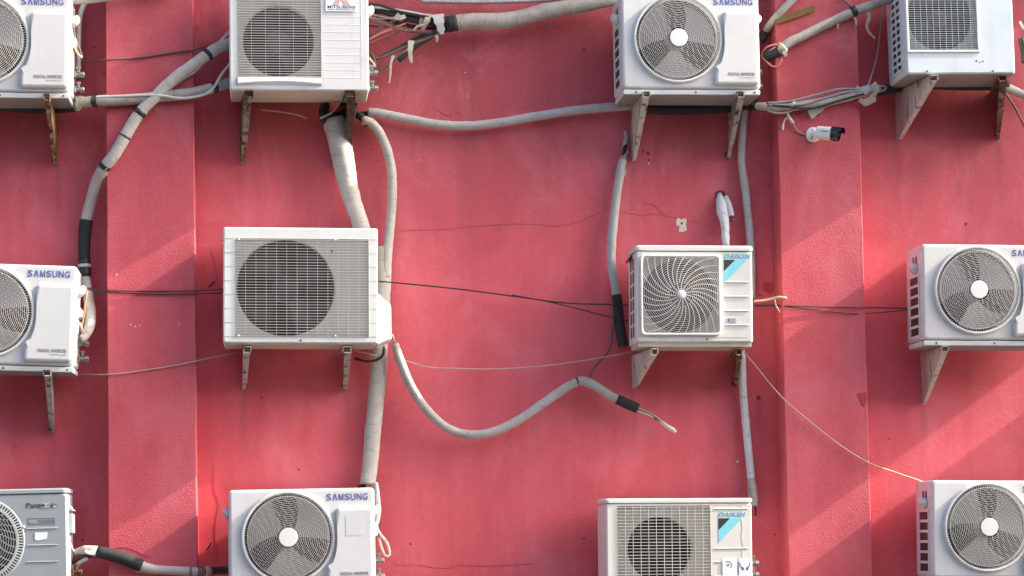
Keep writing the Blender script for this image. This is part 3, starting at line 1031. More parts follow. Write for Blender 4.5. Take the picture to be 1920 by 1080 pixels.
# paint rubbed off over the end of the word
mb = MB()
for k in range(12):
    x_, z_ = 0.275 + random.random() * 0.075, 0.462 + random.random() * 0.028
    q = 0.004 + random.random() * 0.006
    mb.poly([Vector((x_ + q * math.cos(a) * 1.4, -0.0022, z_ + q * math.sin(a) * 0.8)) for a in (0.2, 1.3, 2.6, 3.9, 5.2)], Vector((0, 0.0006, 0)))
mb.build('rubbed_paint', M['greylight'], u6)
mb = MB()
for (a, b, cc, d_) in ((0.204, 0.337, 0.378, 0.380), (0.204, 0.337, 0.408, 0.410), (0.204, 0.206, 0.380, 0.408), (0.335, 0.337, 0.380, 0.408)):
    mb.box(a, b, -0.0012, 0.0004, cc, d_)
mb.build('emblem_frame', M['lgrey'], u6)
text('eco', M['lpale'], u6, 0.210, 0.386, -0.0006, 0.010, 0.040)
text('TOUCH', M['lgrey'], u6, 0.254, 0.385, -0.0006, 0.016, 0.076, bold=0.015)
for z in (0.356, 0.272, 0.188, 0.104):
    MB().box(0.196, 0.352, -0.003, 0.0005, z, z + 0.0045, 0.001, 1).build('embossed_line', M['greylight'], u6)
MB().poly([Vector((x, -0.0014, z)) for x, z in ((0.238, 0.338), (0.300, 0.337), (0.296, 0.304), (0.248, 0.297), (0.236, 0.304))], Vector((0, 0.001, 0))).build('sticker', M['sticker'], u6)
MB().lathe([(0.006, 0.0), (0.006, -0.006), (0.003, -0.008)], 'y', (0.183, 0, 0.368), 10).build('screw', M['sticker'], u6)
MB().box(x1 - 0.001, x1 + 0.020, 0.10, 0.2, 0.33, 0.43, 0.004).build('terminal_cover', M['greylight'], u6)
MB().poly([Vector((x1 - 0.001, 0.10, 0.475)), Vector((x1 + 0.026, 0.10, 0.442)), Vector((x1 - 0.001, 0.10, 0.448))], Vector((0, 0.1, 0))).build('handle', M['greylight'], u6)
valves(u6, x1, (0.13, 0.05), 0.16, M['bolt'])
place(u6, (x1, h), (125.5, 914.5), 0.40, ((0, 917), (118, 914)))


# ------------------------------------------------------------------ wall brackets
def bracket(label, tip, top, foot, mat, side=1, wide=0.034, d=0.40, low=0.03):
    """folded steel: arm under the unit, triangular web down to the wall, flange along the sloping edge
    tip: pixel of the arm's front end; top: pixel of the web's top at the wall; foot: pixel of its lowest point on the wall"""
    t, f = P(*tip, d), P(*foot, 0.0)
    tw = P(*top, 0.0)
    o = Vector((f.x, 0, t.z))
    root = thing('wall_bracket', label, 'bracket', 'steel brackets carrying the units', o)
    sx = t.x - f.x                      # the arm may be bent a little sideways
    fz = f.z - t.z
    S = lambda y: sx * y / d            # sideways run with the distance from the wall
    th = 0.004
    V = lambda y, z, e=0.0: Vector((S(y) + e, -y, z))
    mb = MB()
    web = [(0.0, 0.0), (d, 0.0), (d, -low), (0.030, fz), (0.0, fz)]
    mb.loft([[V(y, z, -th / 2) for y, z in web], [V(y, z, th / 2) for y, z in web]], True, True)
    # flange along the sloping edge
    fl = [(d, -low), (0.030, fz)]
    ww = [wide, wide * 0.55]
    a = [V(y, z, side * th / 2) for y, z in fl]
    b = [V(y, z, side * (q + th / 2)) for (y, z), q in zip(fl, ww)]
    up = Vector((0, 0.002, 0.004))
    mb.loft([[a[0], b[0], b[0] + up, a[0] + up], [a[1], b[1], b[1] + up, a[1] + up]], True, True)
    rt = mb.build('web', mat, root)
    mb = MB()
    e0, e1 = sorted((side * th / 2, side * (wide * 1.2 + th / 2)))
    mb.loft([[V(y, 0.0005, e0), V(y, 0.0005, e1), V(y, 0.004, e1), V(y, 0.004, e0)] for y in (0.002, d + 0.006)], True, True)
    # turned-down outer lip
    q0, q1 = (e1 - 0.003, e1) if side > 0 else (e0, e0 + 0.003)
    mb.loft([[V(y, -0.024, q0), V(y, -0.024, q1), V(y, 0.0, q1), V(y, 0.0, q0)] for y in (d * 0.55, d + 0.004)], True, True)
    mb.build('arm', mat, root)
    mb = MB()
    e = side * 0.014
    mb.lathe([(0.013, -0.001), (0.013, -0.010), (0.007, -0.011), (0.006, -0.026)], 'y', (e, 0, fz + 0.02), 6, False)
    mb.build('bolt', M['bolt'], root)
    return root


bracket('ochre rusted bracket holding the topmost unit beside the first pilaster', (93, 177), (106, 190), (107, 309), M['orange'], -1, 0.024)
bracket('dark rusted bracket with a bare bolt, nearest the crossing pipes', (459, 171), (450, 190), (451, 307), M['rust'], 1, 0.036)
bracket('almost black rusted bracket in front of the thick bent pipe', (666, 171), (657, 190), (656, 308), M['rustdark'], -1, 0.042)
bracket('pale painted bracket whose foot meets the torn spiral pipe', (1206, 172), (1183, 215), (1185, 303), M['pale'], 1, 0.030)
bracket('pale bracket beside the vertical pipe, under the unit with two dark screws', (1395, 172), (1365, 215), (1367, 297), M['palegrey'], -1, 0.030)
bracket('broad pale bracket with brown edge, over the reddest bare wall', (1744, 142), (1684, 175), (1681, 262), M['pale'], 1, 0.034, 0.45)
bracket('rust-orange bracket under the bluish unit, before the cable stub', (1887, 142), (1876, 175), (1873, 260), M['rust'], -1, 0.036, 0.45)
bracket('straight pale bracket whose foot hangs over the grey unit', (95, 694), (99, 710), (101, 811), M['palegrey'], -1, 0.030)
bracket('scuffed bracket with a pale flaked edge, where the thin wire ends', (457, 651), (455, 665), (455, 732), M['palegrey'], 1, 0.030)
bracket('scuffed dark bracket next to the lower wrapped pipe', (658, 651), (649, 665), (650, 731), M['palegrey'], -1, 0.034)
bracket('rust-rimmed pale bracket above the streaked sun patch', (1222, 655), (1184, 665), (1186, 729), M['pale'], 1, 0.026)
bracket('narrow dark bracket pressed against the white wrapped pipe', (1391, 655), (1380, 665), (1380, 726), M['rust'], -1, 0.026)
bracket('tall painted bracket with rust specks, below the brown wall stain', (1766, 650), (1726, 665), (1729, 757), M['pale'], 1, 0.028)


# ------------------------------------------------------------------ pipes and cables
def path(pts, step=7.0):
    """smooth curve through (x, y, depth, width px) in the photo's plane -> samples"""
    out = []
    n = len(pts)
    for i in range(n - 1):
        p0, p1, p2, p3 = pts[max(i - 1, 0)], pts[i], pts[i + 1], pts[min(i + 2, n - 1)]
        L = math.hypot(p2[0] - p1[0], p2[1] - p1[1]) + abs(p2[2] - p1[2]) * 350
        m = max(2, int(L / step))
        for k in range(m):
            t = k / m
            out.append(tuple(0.5 * (2 * b + (c_ - a) * t + (2 * a - 5 * b + 4 * c_ - d) * t * t + (3 * b - a - 3 * c_ + d) * t ** 3) for a, b, c_, d in zip(p0, p1, p2, p3)))
    out.append(tuple(pts[-1]))
    return out


def norm(pts, w):
    return [p if len(p) == 4 else (p[0], p[1], p[2], w) for p in pts]


def run(pts, w, name, mat, label=None, cat='pipe', group=None, parent=None, wob=0.085, seg=12, flat=1.0, step=7.0):
    """a pipe or cable through photo points (x, y, depth of its middle[, width px])"""
    s = path(norm(pts, w), step)
    mb = MB()
    mb.tube([P(a, b, max(d, 0.5 * q / 350 * flat + 0.001)) for a, b, d, q in s], [q / 700.0 for a, b, d, q in s], seg, flat, wob, seed=pts[0][0] * 0.1)
    loc = None
    if parent is None:
        loc = P(*s[0][:3])
    else:
        loc = None
    o = mb.build(name, mat, None, loc)
    if parent is not None:
        o.parent = parent
        o.location = -parent.location
    elif label:
        tag(o, label, cat, group)
    o_path[o.name] = s
    return o


o_path = {}


def band(parent, at, length, mat=None, grow=1.10, name='tape_band'):
    """tape wound round a pipe near pixel `at`, `length` px long"""
    s = o_path[parent.name]
    i = min(range(len(s)), key=lambda k: (s[k][0] - at[0]) ** 2 + (s[k][1] - at[1]) ** 2)
    j0, j1 = i, i
    L = 0.0
    while L < length and (j0 > 0 or j1 < len(s) - 1):
        if j0 > 0:
            L += math.hypot(s[j0][0] - s[j0 - 1][0], s[j0][1] - s[j0 - 1][1])
            j0 -= 1
        if j1 < len(s) - 1 and L < length:
            L += math.hypot(s[j1][0] - s[j1 + 1][0], s[j1][1] - s[j1 + 1][1])
            j1 += 1
    seg_ = s[j0:j1 + 1]
    if length < 14:
        a, b = s[max(i - 1, 0)], s[min(i + 1, len(s) - 1)]
        k = length / max(1e-6, math.hypot(b[0] - a[0], b[1] - a[1]))
        mid = s[i]
        seg_ = [tuple(m + (q - m) * k for m, q in zip(mid, a)), mid, tuple(m + (q - m) * k for m, q in zip(mid, b))]
    mb = MB()
    mb.tube([P(a, b, max(d, 0.5 * q / 350 + 0.001)) for a, b, d, q in seg_], [q / 700.0 * grow + 0.0012 for a, b, d, q in seg_], 12, 1.0, 0.05, seed=at[0])
    o = mb.build(name, mat or M['tape'], parent)
    o.location = -parent.location
    return o


def scrap(parent, pts, width, mat, name='tape_end', wdir=Vector((1, 0, 0.2))):
    """loose end of tape through photo points (x, y, depth)"""
    mb = MB()
    s = path([(x, y, d, 1) for x, y, d in pts], 5)
    n = len(s)
    mb.ribbon([P(x, y, d) for x, y, d, _ in s], [width / 350 * (1.1 - 0.75 * k / n + 0.12 * math.sin(k * 2.1)) for k in range(n)], 0.001, wdir)
    o = mb.build(name, mat, parent)
    o.location = -parent.location
    return o


PD = 0.19   # how far the pilasters stand proud of the wall
# crossing pipes by the first pilaster
p = run([(438, 80, .14), (405, 92, .20), (372, 115, .225), (330, 145, .225), (295, 178, .225), (262, 212, .225), (238, 250, .225), (215, 290, .225), (197, 312, .21), (182, 340, .14), (170, 380, .09), (161, 420, .08), (158, 470, .08, 20), (160, 520, .09, 20), (166, 560, .11, 20), (170, 590, .14, 20), (167, 615, .17, 19), (157, 633, .19, 15), (151, 637, .20, 12)], 22, 'insulated_pipe', M['wrap'], 'long grey wrapped pipe snaking down across the first pilaster, black tape at its middle', 'pipe')
for at, L in (((391, 101), 7), ((262, 213), 9), ((233, 258), 3), ((198, 311), 7)):
    band(p, at, L, grow=1.03)
band(p, (159, 455), 74, M['foam'], 1.05, 'foam_sleeve')
band(p, (160, 505), 30, M['tape'], 1.10)
band(p, (161, 498), 6, M['tapegrey'], 1.2)
p2 = run([(140, 200, .12), (150, 194, .15), (185, 189, .22), (240, 187, .22), (300, 181, .215), (350, 176, .215), (390, 167, .21), (432, 154, .14)], 20, 'insulated_pipe', M['wrapdirty'], 'weathered horizontal pipe between the two topmost units, crossing the first pilaster', 'pipe')
band(p2, (180, 188), 8)
band(p2, (398, 166), 9)
scrap(p2, [(149, 180, .17), (148, 195, .18), (147, 208, .17)], 14, M['rag'])
run([(430, 60, .12), (412, 78, .17), (400, 88, .20), (372, 128, .213), (340, 150, .213), (312, 172, .213), (280, 202, .213), (262, 218, .213)], 5, 'cable', M['cabwhite'], 'slim white cable clinging to the long snaking pipe', 'cable', seg=8, wob=0)
run([(180, 182, .245), (230, 180, .25), (290, 178, .25), (340, 184, .245), (380, 178, .24), (400, 165, .23), (415, 140, .20), (431, 120, .14)], 5, 'cable', M['cabwhite'], 'pale cable lying along the weathered horizontal pipe', 'cable', seg=8, wob=0)
run([(-40, 190, .10), (40, 198, .10), (100, 200, .10), (145, 196, .12)], 26, 'insulated_pipe', M['foam'], 'black foam pipe hidden under the ochre bracket unit', 'pipe')
run([(-30, 182, .14), (40, 186, .14), (90, 184, .14)], 4, 'cable', M['cabtan'], 'tan cable sagging under the topmost unit by the ochre bracket', 'cable', seg=6, wob=0)
run([(100, -6, .23, 20), (140, 0, .235, 16), (200, -4, .24, 14), (250, -12, .24, 14), (330, -22, .24, 14)], 16, 'insulated_pipe', M['wrapdirty'], 'weathered pipe grazing the upper edge above the first pilaster', 'pipe')
run([(176, -10, .08), (160, 5, .08), (152, 22, .08), (148, 45, .08), (147, 80, .08), (147, 130, .07)], 10, 'conduit', M['cabwhite'], 'white curved conduit behind the topmost round-grille unit', 'pipe', wob=0)
run([(153, 116, .06), (190, 112, .10), (205, 112, .198), (260, 108, .198), (320, 99, .198), (366, 92, .198), (385, 88, .10), (432, 70, .06)], 4, 'cable', M['cabbrown'], 'dusty brown cable strung across the top of the first pilaster', 'cable', seg=6, wob=0.1)
# wires at the sides of the round-grille units
for i, (pts, mt) in enumerate((([(137, 48, .25), (141, 70, .24), (150, 95, .23), (154, 105, .22)], 'cabbrown'), ([(139, 85, .25), (145, 100, .25), (153, 108, .23), (150, 98, .22), (143, 85, .22)], 'cabtan'))):
    run(pts, 4, 'cable', M[mt], ['brown wire looping out of the topmost unit beside the white conduit', 'tan wire hooked at the side of the topmost unit'][i], 'cable', seg=6, wob=0)
run([(164, 545, .22), (160, 570, .24), (156, 600, .24), (151, 622, .24)], 3.5, 'cable', M['copper'], 'copper coloured wire down the side of the taped-pipe unit', 'cable', seg=6, wob=0)
run([(150, 605, .25), (153, 615, .25), (155, 626, .23)], 4, 'cable', M['cabtan'], 'short tan wire under the copper wire', 'cable', seg=6, wob=0)
# thick top pipe and its frayed end
t = run([(838, 46, .12, 30), (880, 40, .12, 31), (930, 40, .12, 32), (975, 34, .12, 30), (1015, 23, .12, 31), (1060, 15, .12, 30), (1110, 7, .12, 27), (1165, -6, .12, 24)], 30, 'insulated_pipe', M['wrapdirty'], 'thick lumpy wrapped pipe running to the unit over the two pale brackets', 'pipe', wob=0.10)
band(t, (842, 46), 16, M['foam'], 1.02, 'foam_sleeve')
mb = MB()
s = [(824, 28), (829, 48), (824, 62)]
scrap(t, [(820, 27, .15), (824, 42, .17), (829, 64, .16)], 22, M['tapegrey'], 'tape_end', Vector((1, 0, 0)))
scrap(t, [(803, 26, .15), (801, 38, .16), (796, 50, .14), (790, 56, .13)], 12, M['rag'])
scrap(t, [(742, 28, .14), (750, 33, .15), (760, 30, .15)], 13, M['rag'], 'tape_end', Vector((0, 0, 1)))
scrap(t, [(771, 76, .16), (770, 88, .17), (769, 100, .17), (772, 118, .16)], 11, M['rag'])
scrap(t, [(738, 104, .13), (733, 120, .13), (732, 140, .13), (730, 155, .13)], 5, M['rag'])
scrap(t, [(818, 66, .13), (820, 74, .13), (818, 79, .12)], 6, M['rag'])
f1 = run([(690, 14, .12), (720, 20, .12), (752, 31, .12), (786, 38, .12), (838, 44, .11)], 15, 'insulated_pipe', M['foam'], 'black foam pipe between the stained unit and the lumpy pipe, upper of two', 'pipe')
band(f1, (793, 39), 14, M['rag'], 1.08, 'cloth_tape')
f2 = run([(746, 112, .11), (775, 88, .115), (805, 68, .115), (840, 52, .10)], 14, 'insulated_pipe', M['foam'], 'cut-off black foam pipe slanting below the silver tape', 'pipe')
fr = [
    ([(693, 12, .14), (740, 18, .14), (780, 25, .14), (800, 29, .14)], 5, 'cabwhite', 'pale tube along the upper black foam pipe'),
    ([(693, 25, .13), (715, 31, .13), (745, 36, .13), (780, 33, .13)], 4, 'cabgrey', 'grey wire bent over the foam pipe beside the stained unit'),
    ([(692, 34, .12), (715, 35, .12), (740, 33, .13), (760, 33, .13)], 4, 'cabgrey', 'grey wire running level under the upper foam pipe'),
    ([(692, 38, .12), (725, 46, .12), (752, 56, .13), (785, 60, .13), (820, 62, .12)], 6, 'cabbrown', 'brown tube sagging to the silver tape'),
    ([(692, 68, .10), (710, 54, .11), (728, 44, .12), (750, 36, .12)], 5, 'cabbrown', 'brown tube slanting steeply up from the stained unit'),
    ([(692, 74, .10), (715, 62, .11), (735, 54, .12), (760, 44, .12)], 4, 'cabpink', 'pinkish wire slanting up under the brown tubes'),
    ([(700, 112, .10), (725, 104, .12), (755, 90, .13), (790, 76, .13), (822, 64, .12)], 6, 'cabbrown', 'brown tube along the cut-off foam pipe'),
    ([(706, 136, .10), (728, 122, .11), (748, 104, .13), (765, 92, .13)], 5, 'cabbrown', 'thin brown tube bending down to the valves'),
    ([(692, 95, .14), (700, 108, .14), (703, 125, .14), (700, 140, .14)], 7, 'cabblack', 'short black hose at the valves of the stained unit'),
    ([(692, 108, .17), (700, 118, .17), (704, 126, .17)], 4, 'cabtan', 'short tan wire at the valves of the stained unit'),
]
fr += [
    ([(691, 20, .10), (720, 34, .10), (760, 47, .10), (800, 52, .10), (838, 52, .10)], 8, 'cabblack', 'black hose between the two foam pipes, upper'),
    ([(691, 8, .16), (715, 10, .16), (750, 22, .15), (790, 30, .15), (815, 34, .15)], 6, 'cabblack', 'black hose lying on the upper foam pipe'),
    ([(691, 48, .11), (712, 50, .11), (735, 48, .12), (762, 40, .12)], 4, 'cabblack', 'thin black wire under the level grey wire'),
    ([(712, 108, .11), (750, 88, .12), (785, 68, .12), (826, 56, .12)], 7, 'cabblack', 'black hose above the cut-off foam pipe'),
    ([(691, 82, .12), (715, 72, .12), (742, 62, .12), (762, 50, .12)], 4, 'cabbrown', 'brown wire rising beside the pinkish one'),
    ([(776, 58, .14), (782, 50, .15), (796, 46, .15), (806, 38, .15)], 5, 'cabtan', 'tan twisted wire by the cloth tape'),
]
for pts, w_, mt, lb in fr:
    run(pts, w_, 'cable' if w_ < 6 else 'hose', M[mt], lb, 'cable', seg=7, wob=0)
run([(790, 2, .08), (900, 4, .08), (1000, 1, .08), (1100, -6, .08)], 8, 'insulated_pipe', M['wrapgrey'], 'thin pale pipe grazing the upper edge above the lumpy pipe', 'pipe')
# under the stained unit
k = run([(628, 226, .10, 46), (634, 252, .11, 44), (642, 292, .11, 42), (650, 335, .10, 38), (660, 375, .09, 34), (672, 410, .08, 32), (684, 445, .07, 30)], 40, 'insulated_pipe', M['wrap'], 'thick pale wrapped pipe bending out from under the stained unit', 'pipe', wob=0.07)
k2 = run([(612, 196, .08, 18), (606, 212, .10, 20), (620, 226, .10, 34), (640, 224, .10, 34), (658, 208, .09, 22), (662, 190, .08, 16)], 24, 'pipe_opening', M['foam'], 'black torn foam lining at the mouth of the thick pale pipe', 'pipe', wob=0.25)
run([(600, 222, .16), (620, 212, .17), (634, 198, .16)], 4, 'cable', M['cabtan'], 'tan wire across the black foam mouth', 'cable', seg=6, wob=0)
run([(490, 206, .04), (530, 210, .05), (560, 216, .06), (576, 223, .05)], 3, 'cable', M['cabtan'], 'stray tan wire curling on the wall below the stained unit', 'cable', seg=6, wob=0)
q = run([(678, 226, .06, 17), (694, 229, .06, 18), (712, 250, .06, 18), (726, 282, .06, 18), (734, 320, .06, 18), (735, 370, .06, 18), (732, 420, .06, 18), (727, 470, .06, 18), (724, 520, .05, 18)], 18, 'insulated_pipe', M['wrap'], 'slim pale pipe arching beside the thick bent one', 'pipe')
k3 = run([(668, 216, .05), (680, 220, .055), (690, 236, .05)], 15, 'pipe_stub', M['foam'], 'black foam stub at the head of the slim arching pipe', 'pipe', wob=0.3)
lo = run([(716, 462, .05, 27), (719, 500, .05, 30), (716, 560, .05, 32), (712, 620, .05, 31), (710, 680, .05, 31), (706, 740, .05, 31), (700, 800, .05, 31), (695, 860, .05, 30), (689, 909, .06, 29)], 30, 'insulated_pipe', M['wrap'], 'wide dirty wrapped pipe dropping to the unit with the worn sticker', 'pipe', wob=0.05, flat=0.62)
scrap(lo, [(703, 905, .09), (702, 918, .09), (704, 930, .09)], 9, M['wrap'])
run([(677, 908, .05), (680, 920, .05), (682, 935, .05)], 15, 'pipe_stub', M['foam'], 'black foam stub behind the lowest round-grille unit', 'pipe')
run([(705, 905, .10, 8), (708, 930, .12, 9), (710, 960, .14, 9), (706, 985, .16, 7)], 9, 'cable', M['cabwhite'], 'white sleeve down the side of the unit with the worn sticker', 'cable', seg=8, wob=0)
run([(704, 978, .18), (712, 1000, .18), (726, 1018, .17), (731, 1040, .16), (722, 1042, .16), (714, 1022, .17), (711, 1008, .17)], 5, 'cable', M['cabwhite'], 'white wire loop dangling at the unit with the worn sticker', 'cable', seg=7, wob=0)
run([(706, 975, .12), (709, 990, .12), (709, 1004, .12)], 9, 'hose', M['cabblack'], 'black hose behind the white wire loop', 'hose', seg=8)
# level pipe and its continuations
a = run([(690, 211, .05), (710, 212, .055), (760, 222, .055), (820, 233, .055), (870, 236, .055), (930, 231, .055), (1000, 219, .055), (1070, 208, .055), (1130, 202, .055), (1200, 197, .055)], 17, 'insulated_pipe', M['wrapgrey'], 'long sagging grey pipe along the wall between the two upper units', 'pipe')
run([(674, 214, .04), (690, 212, .04), (702, 211, .045)], 9, 'pipe_stub', M['foam'], 'dark core sticking out of the long sagging pipe', 'pipe', wob=0.2)
run([(1190, 200, .06), (1260, 205, .06), (1340, 202, .06), (1420, 196, .07)], 22, 'insulated_pipe', M['foam'], 'black foam pipe under the unit on two pale brackets', 'pipe')
b = run([(1412, 199, .10, 15), (1440, 200, .20, 16), (1470, 200, .215, 17), (1530, 194, .22, 19), (1580, 183, .22, 19), (1625, 170, .215, 20), (1645, 166, .16, 16)], 17, 'insulated_pipe', M['wrap'], 'cable-bound wrapped pipe crossing the second pilaster above the camera', 'pipe')
band(b, (1416, 199), 9)
scrap(b, [(1632, 160, .24), (1640, 172, .24), (1637, 184, .24), (1622, 192, .235), (1612, 186, .235)], 22, M['rag'], 'tape_end', Vector((0, -0.4, 1)))
scrap(b, [(1604, 170, .24), (1618, 172, .245), (1630, 162, .24)], 18, M['tapegrey'], 'tape_end', Vector((0, 0, 1)))
scrap(b, [(1518, 216, .215), (1535, 206, .215), (1548, 198, .215)], 16, M['rag'], 'tape_end', Vector((1, 0, 0.6)))
cb = [([(1437, 193, .235), (1480, 190, .24), (1530, 178, .245), (1575, 167, .245), (1618, 168, .24)], 'cabgrey', 'grey cable on the bound pipe, the topmost'),
      ([(1440, 196, .24), (1500, 196, .25), (1545, 184, .25), (1590, 172, .25), (1622, 172, .24)], 'cabgrey', 'grey cable on the bound pipe, second from its top'),
      ([(1437, 193, .235), (1460, 198, .245), (1520, 203, .25), (1570, 190, .25), (1620, 176, .245)], 'cabblack', 'black cable slung low along the bound pipe'),
      ([(1440, 208, .22), (1460, 212, .22), (1480, 209, .225), (1500, 198, .235)], 'cabtan', 'tan cable looping under the start of the bound pipe'),
      ([(1628, 170, .20), (1650, 161, .17), (1662, 164, .16), (1655, 170, .16), (1640, 172, .17)], 'cabgrey', 'grey cable end looped past the cloth tape')]
for pts, mt, lb in cb:
    run(pts, 4.5, 'cable', M[mt], lb, 'cable', 'cables bound along the pipe', seg=7, wob=0)
run([(1640, 172, .08), (1670, 166, .09), (1720, 158, .08), (1800, 160, .07), (1890, 160, .07)], 20, 'insulated_pipe', M['foam'], 'black foam pipe behind the bluish unit and its brackets', 'pipe')
run([(1884, 162, .07), (1905, 172, .07), (1935, 184, .07)], 17, 'insulated_pipe', M['wrapgrey'], 'grey pipe stub past the rust-orange bracket', 'pipe')
run([(1886, 176, .10), (1900, 196, .09), (1910, 215, .08), (1925, 245, .07)], 5, 'cable', M['cabbrown'], 'brown cable slanting away past the rust-orange bracket', 'cable', seg=7, wob=0)
run([(1912, 40, .20), (1918, 52, .20), (1926, 56, .2)], 5, 'cable', M['cabwhite'], 'pale wire beside the bluish unit, uppermost', 'cable', seg=7, wob=0)
run([(1915, 72, .22), (1920, 95, .22), (1922, 118, .22)], 14, 'hose', M['cabblack'], 'black hose at the side of the bluish unit', 'hose', seg=8)
# torn pipe beside the small cream unit
z = run([(1168, 300, .035, 15), (1163, 322, .04, 17), (1156, 370, .045, 17), (1149, 430, .05, 18), (1146, 480, .05, 18), (1150, 520, .055, 17), (1157, 560, .06, 17), (1162, 610, .06, 18), (1169, 650, .06, 18)], 17, 'insulated_pipe', M['wrapgrey'], 'pipe with a torn spiral top and black lower end beside the small cream unit', 'pipe')
band(z, (1163, 607), 96, M['foam'], 1.06, 'foam_sleeve')
mb = MB()
sp = []
for i in range(34):
    f_ = i / 33
    y_ = 258 + f_ * 68
    x_ = 1174 - f_ * 9
    a_ = f_ * 4.4 * PI
    sp.append(P(x_ + math.cos(a_) * (3.5 + 4 * f_), y_, 0.022 + 0.010 * math.sin(a_)))
mb.ribbon(sp, [0.022 + 0.014 * i / 33 for i in range(34)], 0.001, Vector((0.25, 0, 1)))
o = mb.build('torn_wrap', M['wrapgrey'], z)
o.location = -z.location
o = MB().tube([P(1174, 262, .012), P(1171, 285, .014), P(1166, 306, .02)], [0.008, 0.009, 0.014], 8).build('core', M['foam'], z)
o.location = -z.location
o = MB().tube([P(1171, 246, .015), P(1175, 256, .018), P(1172, 262, .018)], 0.010, 7, wob=0.5).build('frayed_end', M['rag'], z)
o.location = -z.location
# pipe down past the small cream unit
v = run([(1396, 194, .06, 17), (1394, 230, .055), (1391, 270, .05), (1391, 310, .05), (1397, 350, .05), (1402, 400, .05), (1406, 440, .05), (1409, 500, .05), (1409, 560, .05)], 15, 'insulated_pipe', M['wrapgrey'], 'upright grey pipe from the upper unit down behind the small cream unit', 'pipe')
v2 = run([(1388, 640, .07), (1391, 680, .07), (1394, 740, .06), (1400, 810, .05), (1405, 860, .045), (1409, 905, .05)], 15, 'insulated_pipe', M['wrapwhite'], 'white wrapped pipe dropping from the small cream unit', 'pipe')
run([(1408, 898, .055), (1413, 925, .07), (1415, 950, .08, 13)], 15, 'insulated_pipe', M['wrapdirty'], 'frayed dirty end of the white wrapped pipe', 'pipe', wob=0.15)
run([(1404, 904, .04), (1405, 920, .05), (1406, 938, .06)], 6, 'pipe_stub', M['rag'], 'thin frayed insulation strip at the cream unit with stickers', 'pipe', wob=0.2)
run([(1415, 948, .08), (1417, 958, .10), (1416, 966, .12)], 4.5, 'hose', M['cabblack'], 'black hose end beside the cream unit with stickers', 'hose', seg=8)
w1 = run([(1349, 364, .02, 8), (1351, 374, .04, 15), (1352, 384, .05, 20), (1355, 400, .06, 20), (1359, 420, .07, 17), (1360, 436, .08, 15), (1361, 462, .09, 14)], 16, 'insulated_pipe', M['wrapwhite'], 'white wrapped stub coming out of a hole above the small cream unit', 'pipe', wob=0.28)
w2 = run([(1360, 370, .02, 11), (1368, 388, .05, 11), (1373, 412, .075, 10)], 11, 'pipe_stub', M['wrapwhite'], 'short open white pipe stub beside the wrapped one', 'pipe')
band(w2, (1374, 412), 6, M['hole'], 1.0, 'open_end')
# hanging pipe
hn = run([(740, 645, .10, 15), (752, 680, .10, 17), (766, 715, .10, 17), (786, 750, .10), (815, 784, .10), (845, 806, .10), (880, 815, .10), (920, 811, .10), (965, 792, .10), (1010, 762, .10), (1050, 734, .10), (1082, 716, .10), (1100, 716, .10), (1125, 729, .10), (1150, 745, .10), (1176, 757, .10), (1196, 766, .10)], 17, 'insulated_pipe', M['wrapgrey'], 'hanging wrapped pipe curving below the small cream unit to bare wire ends', 'pipe')
band(hn, (1177, 758), 40, M['foam'], 1.10, 'foam_sleeve')
band(hn, (1086, 714), 2.5, M['tape'], 1.04)
for off, mt in ((0, 'cabtan'), (5, 'cabwhite'), (2, 'cabblack')):
    run([(1188, 763 + off, .10), (1212, 772 + off * 0.8, .10), (1232, 783 + off * 0.5, .10), (1247, 795, .10)], 3.5, 'wire', M[mt], parent=hn, seg=6, wob=0)
run([(1240, 791, .10), (1252, 800, .10, 8), (1262, 806, .10, 9), (1267, 811, .10, 5)], 7, 'wire_end', M['cabwhite'], parent=hn, seg=8, wob=0.1)
run([(1226, 783, .104), (1236, 788, .104)], 5, 'copper_end', M['cabbrown'], parent=hn, seg=7, wob=0)
run([(735, 628, .20), (738, 638, .14), (741, 648, .10)], 5, 'wire', M['cabtan'], parent=hn, seg=7, wob=0)
run([(1151, 597, .07), (1147, 625, .05), (1146, 645, .05), (1138, 662, .05), (1122, 680, .05), (1110, 695, .07), (1105, 716, .10)], 5, 'cable', M['cabbrown'], 'kinked brown cable dropping onto the hanging pipe', 'cable', seg=7, wob=0.1)
run([(720, 650, .22), (718, 665, .2), (706, 675, .18), (685, 677, .16), (666, 672, .12)], 5, 'cable', M['cabblack'], 'black cable looping under the side cover', 'cable', seg=7, wob=0)
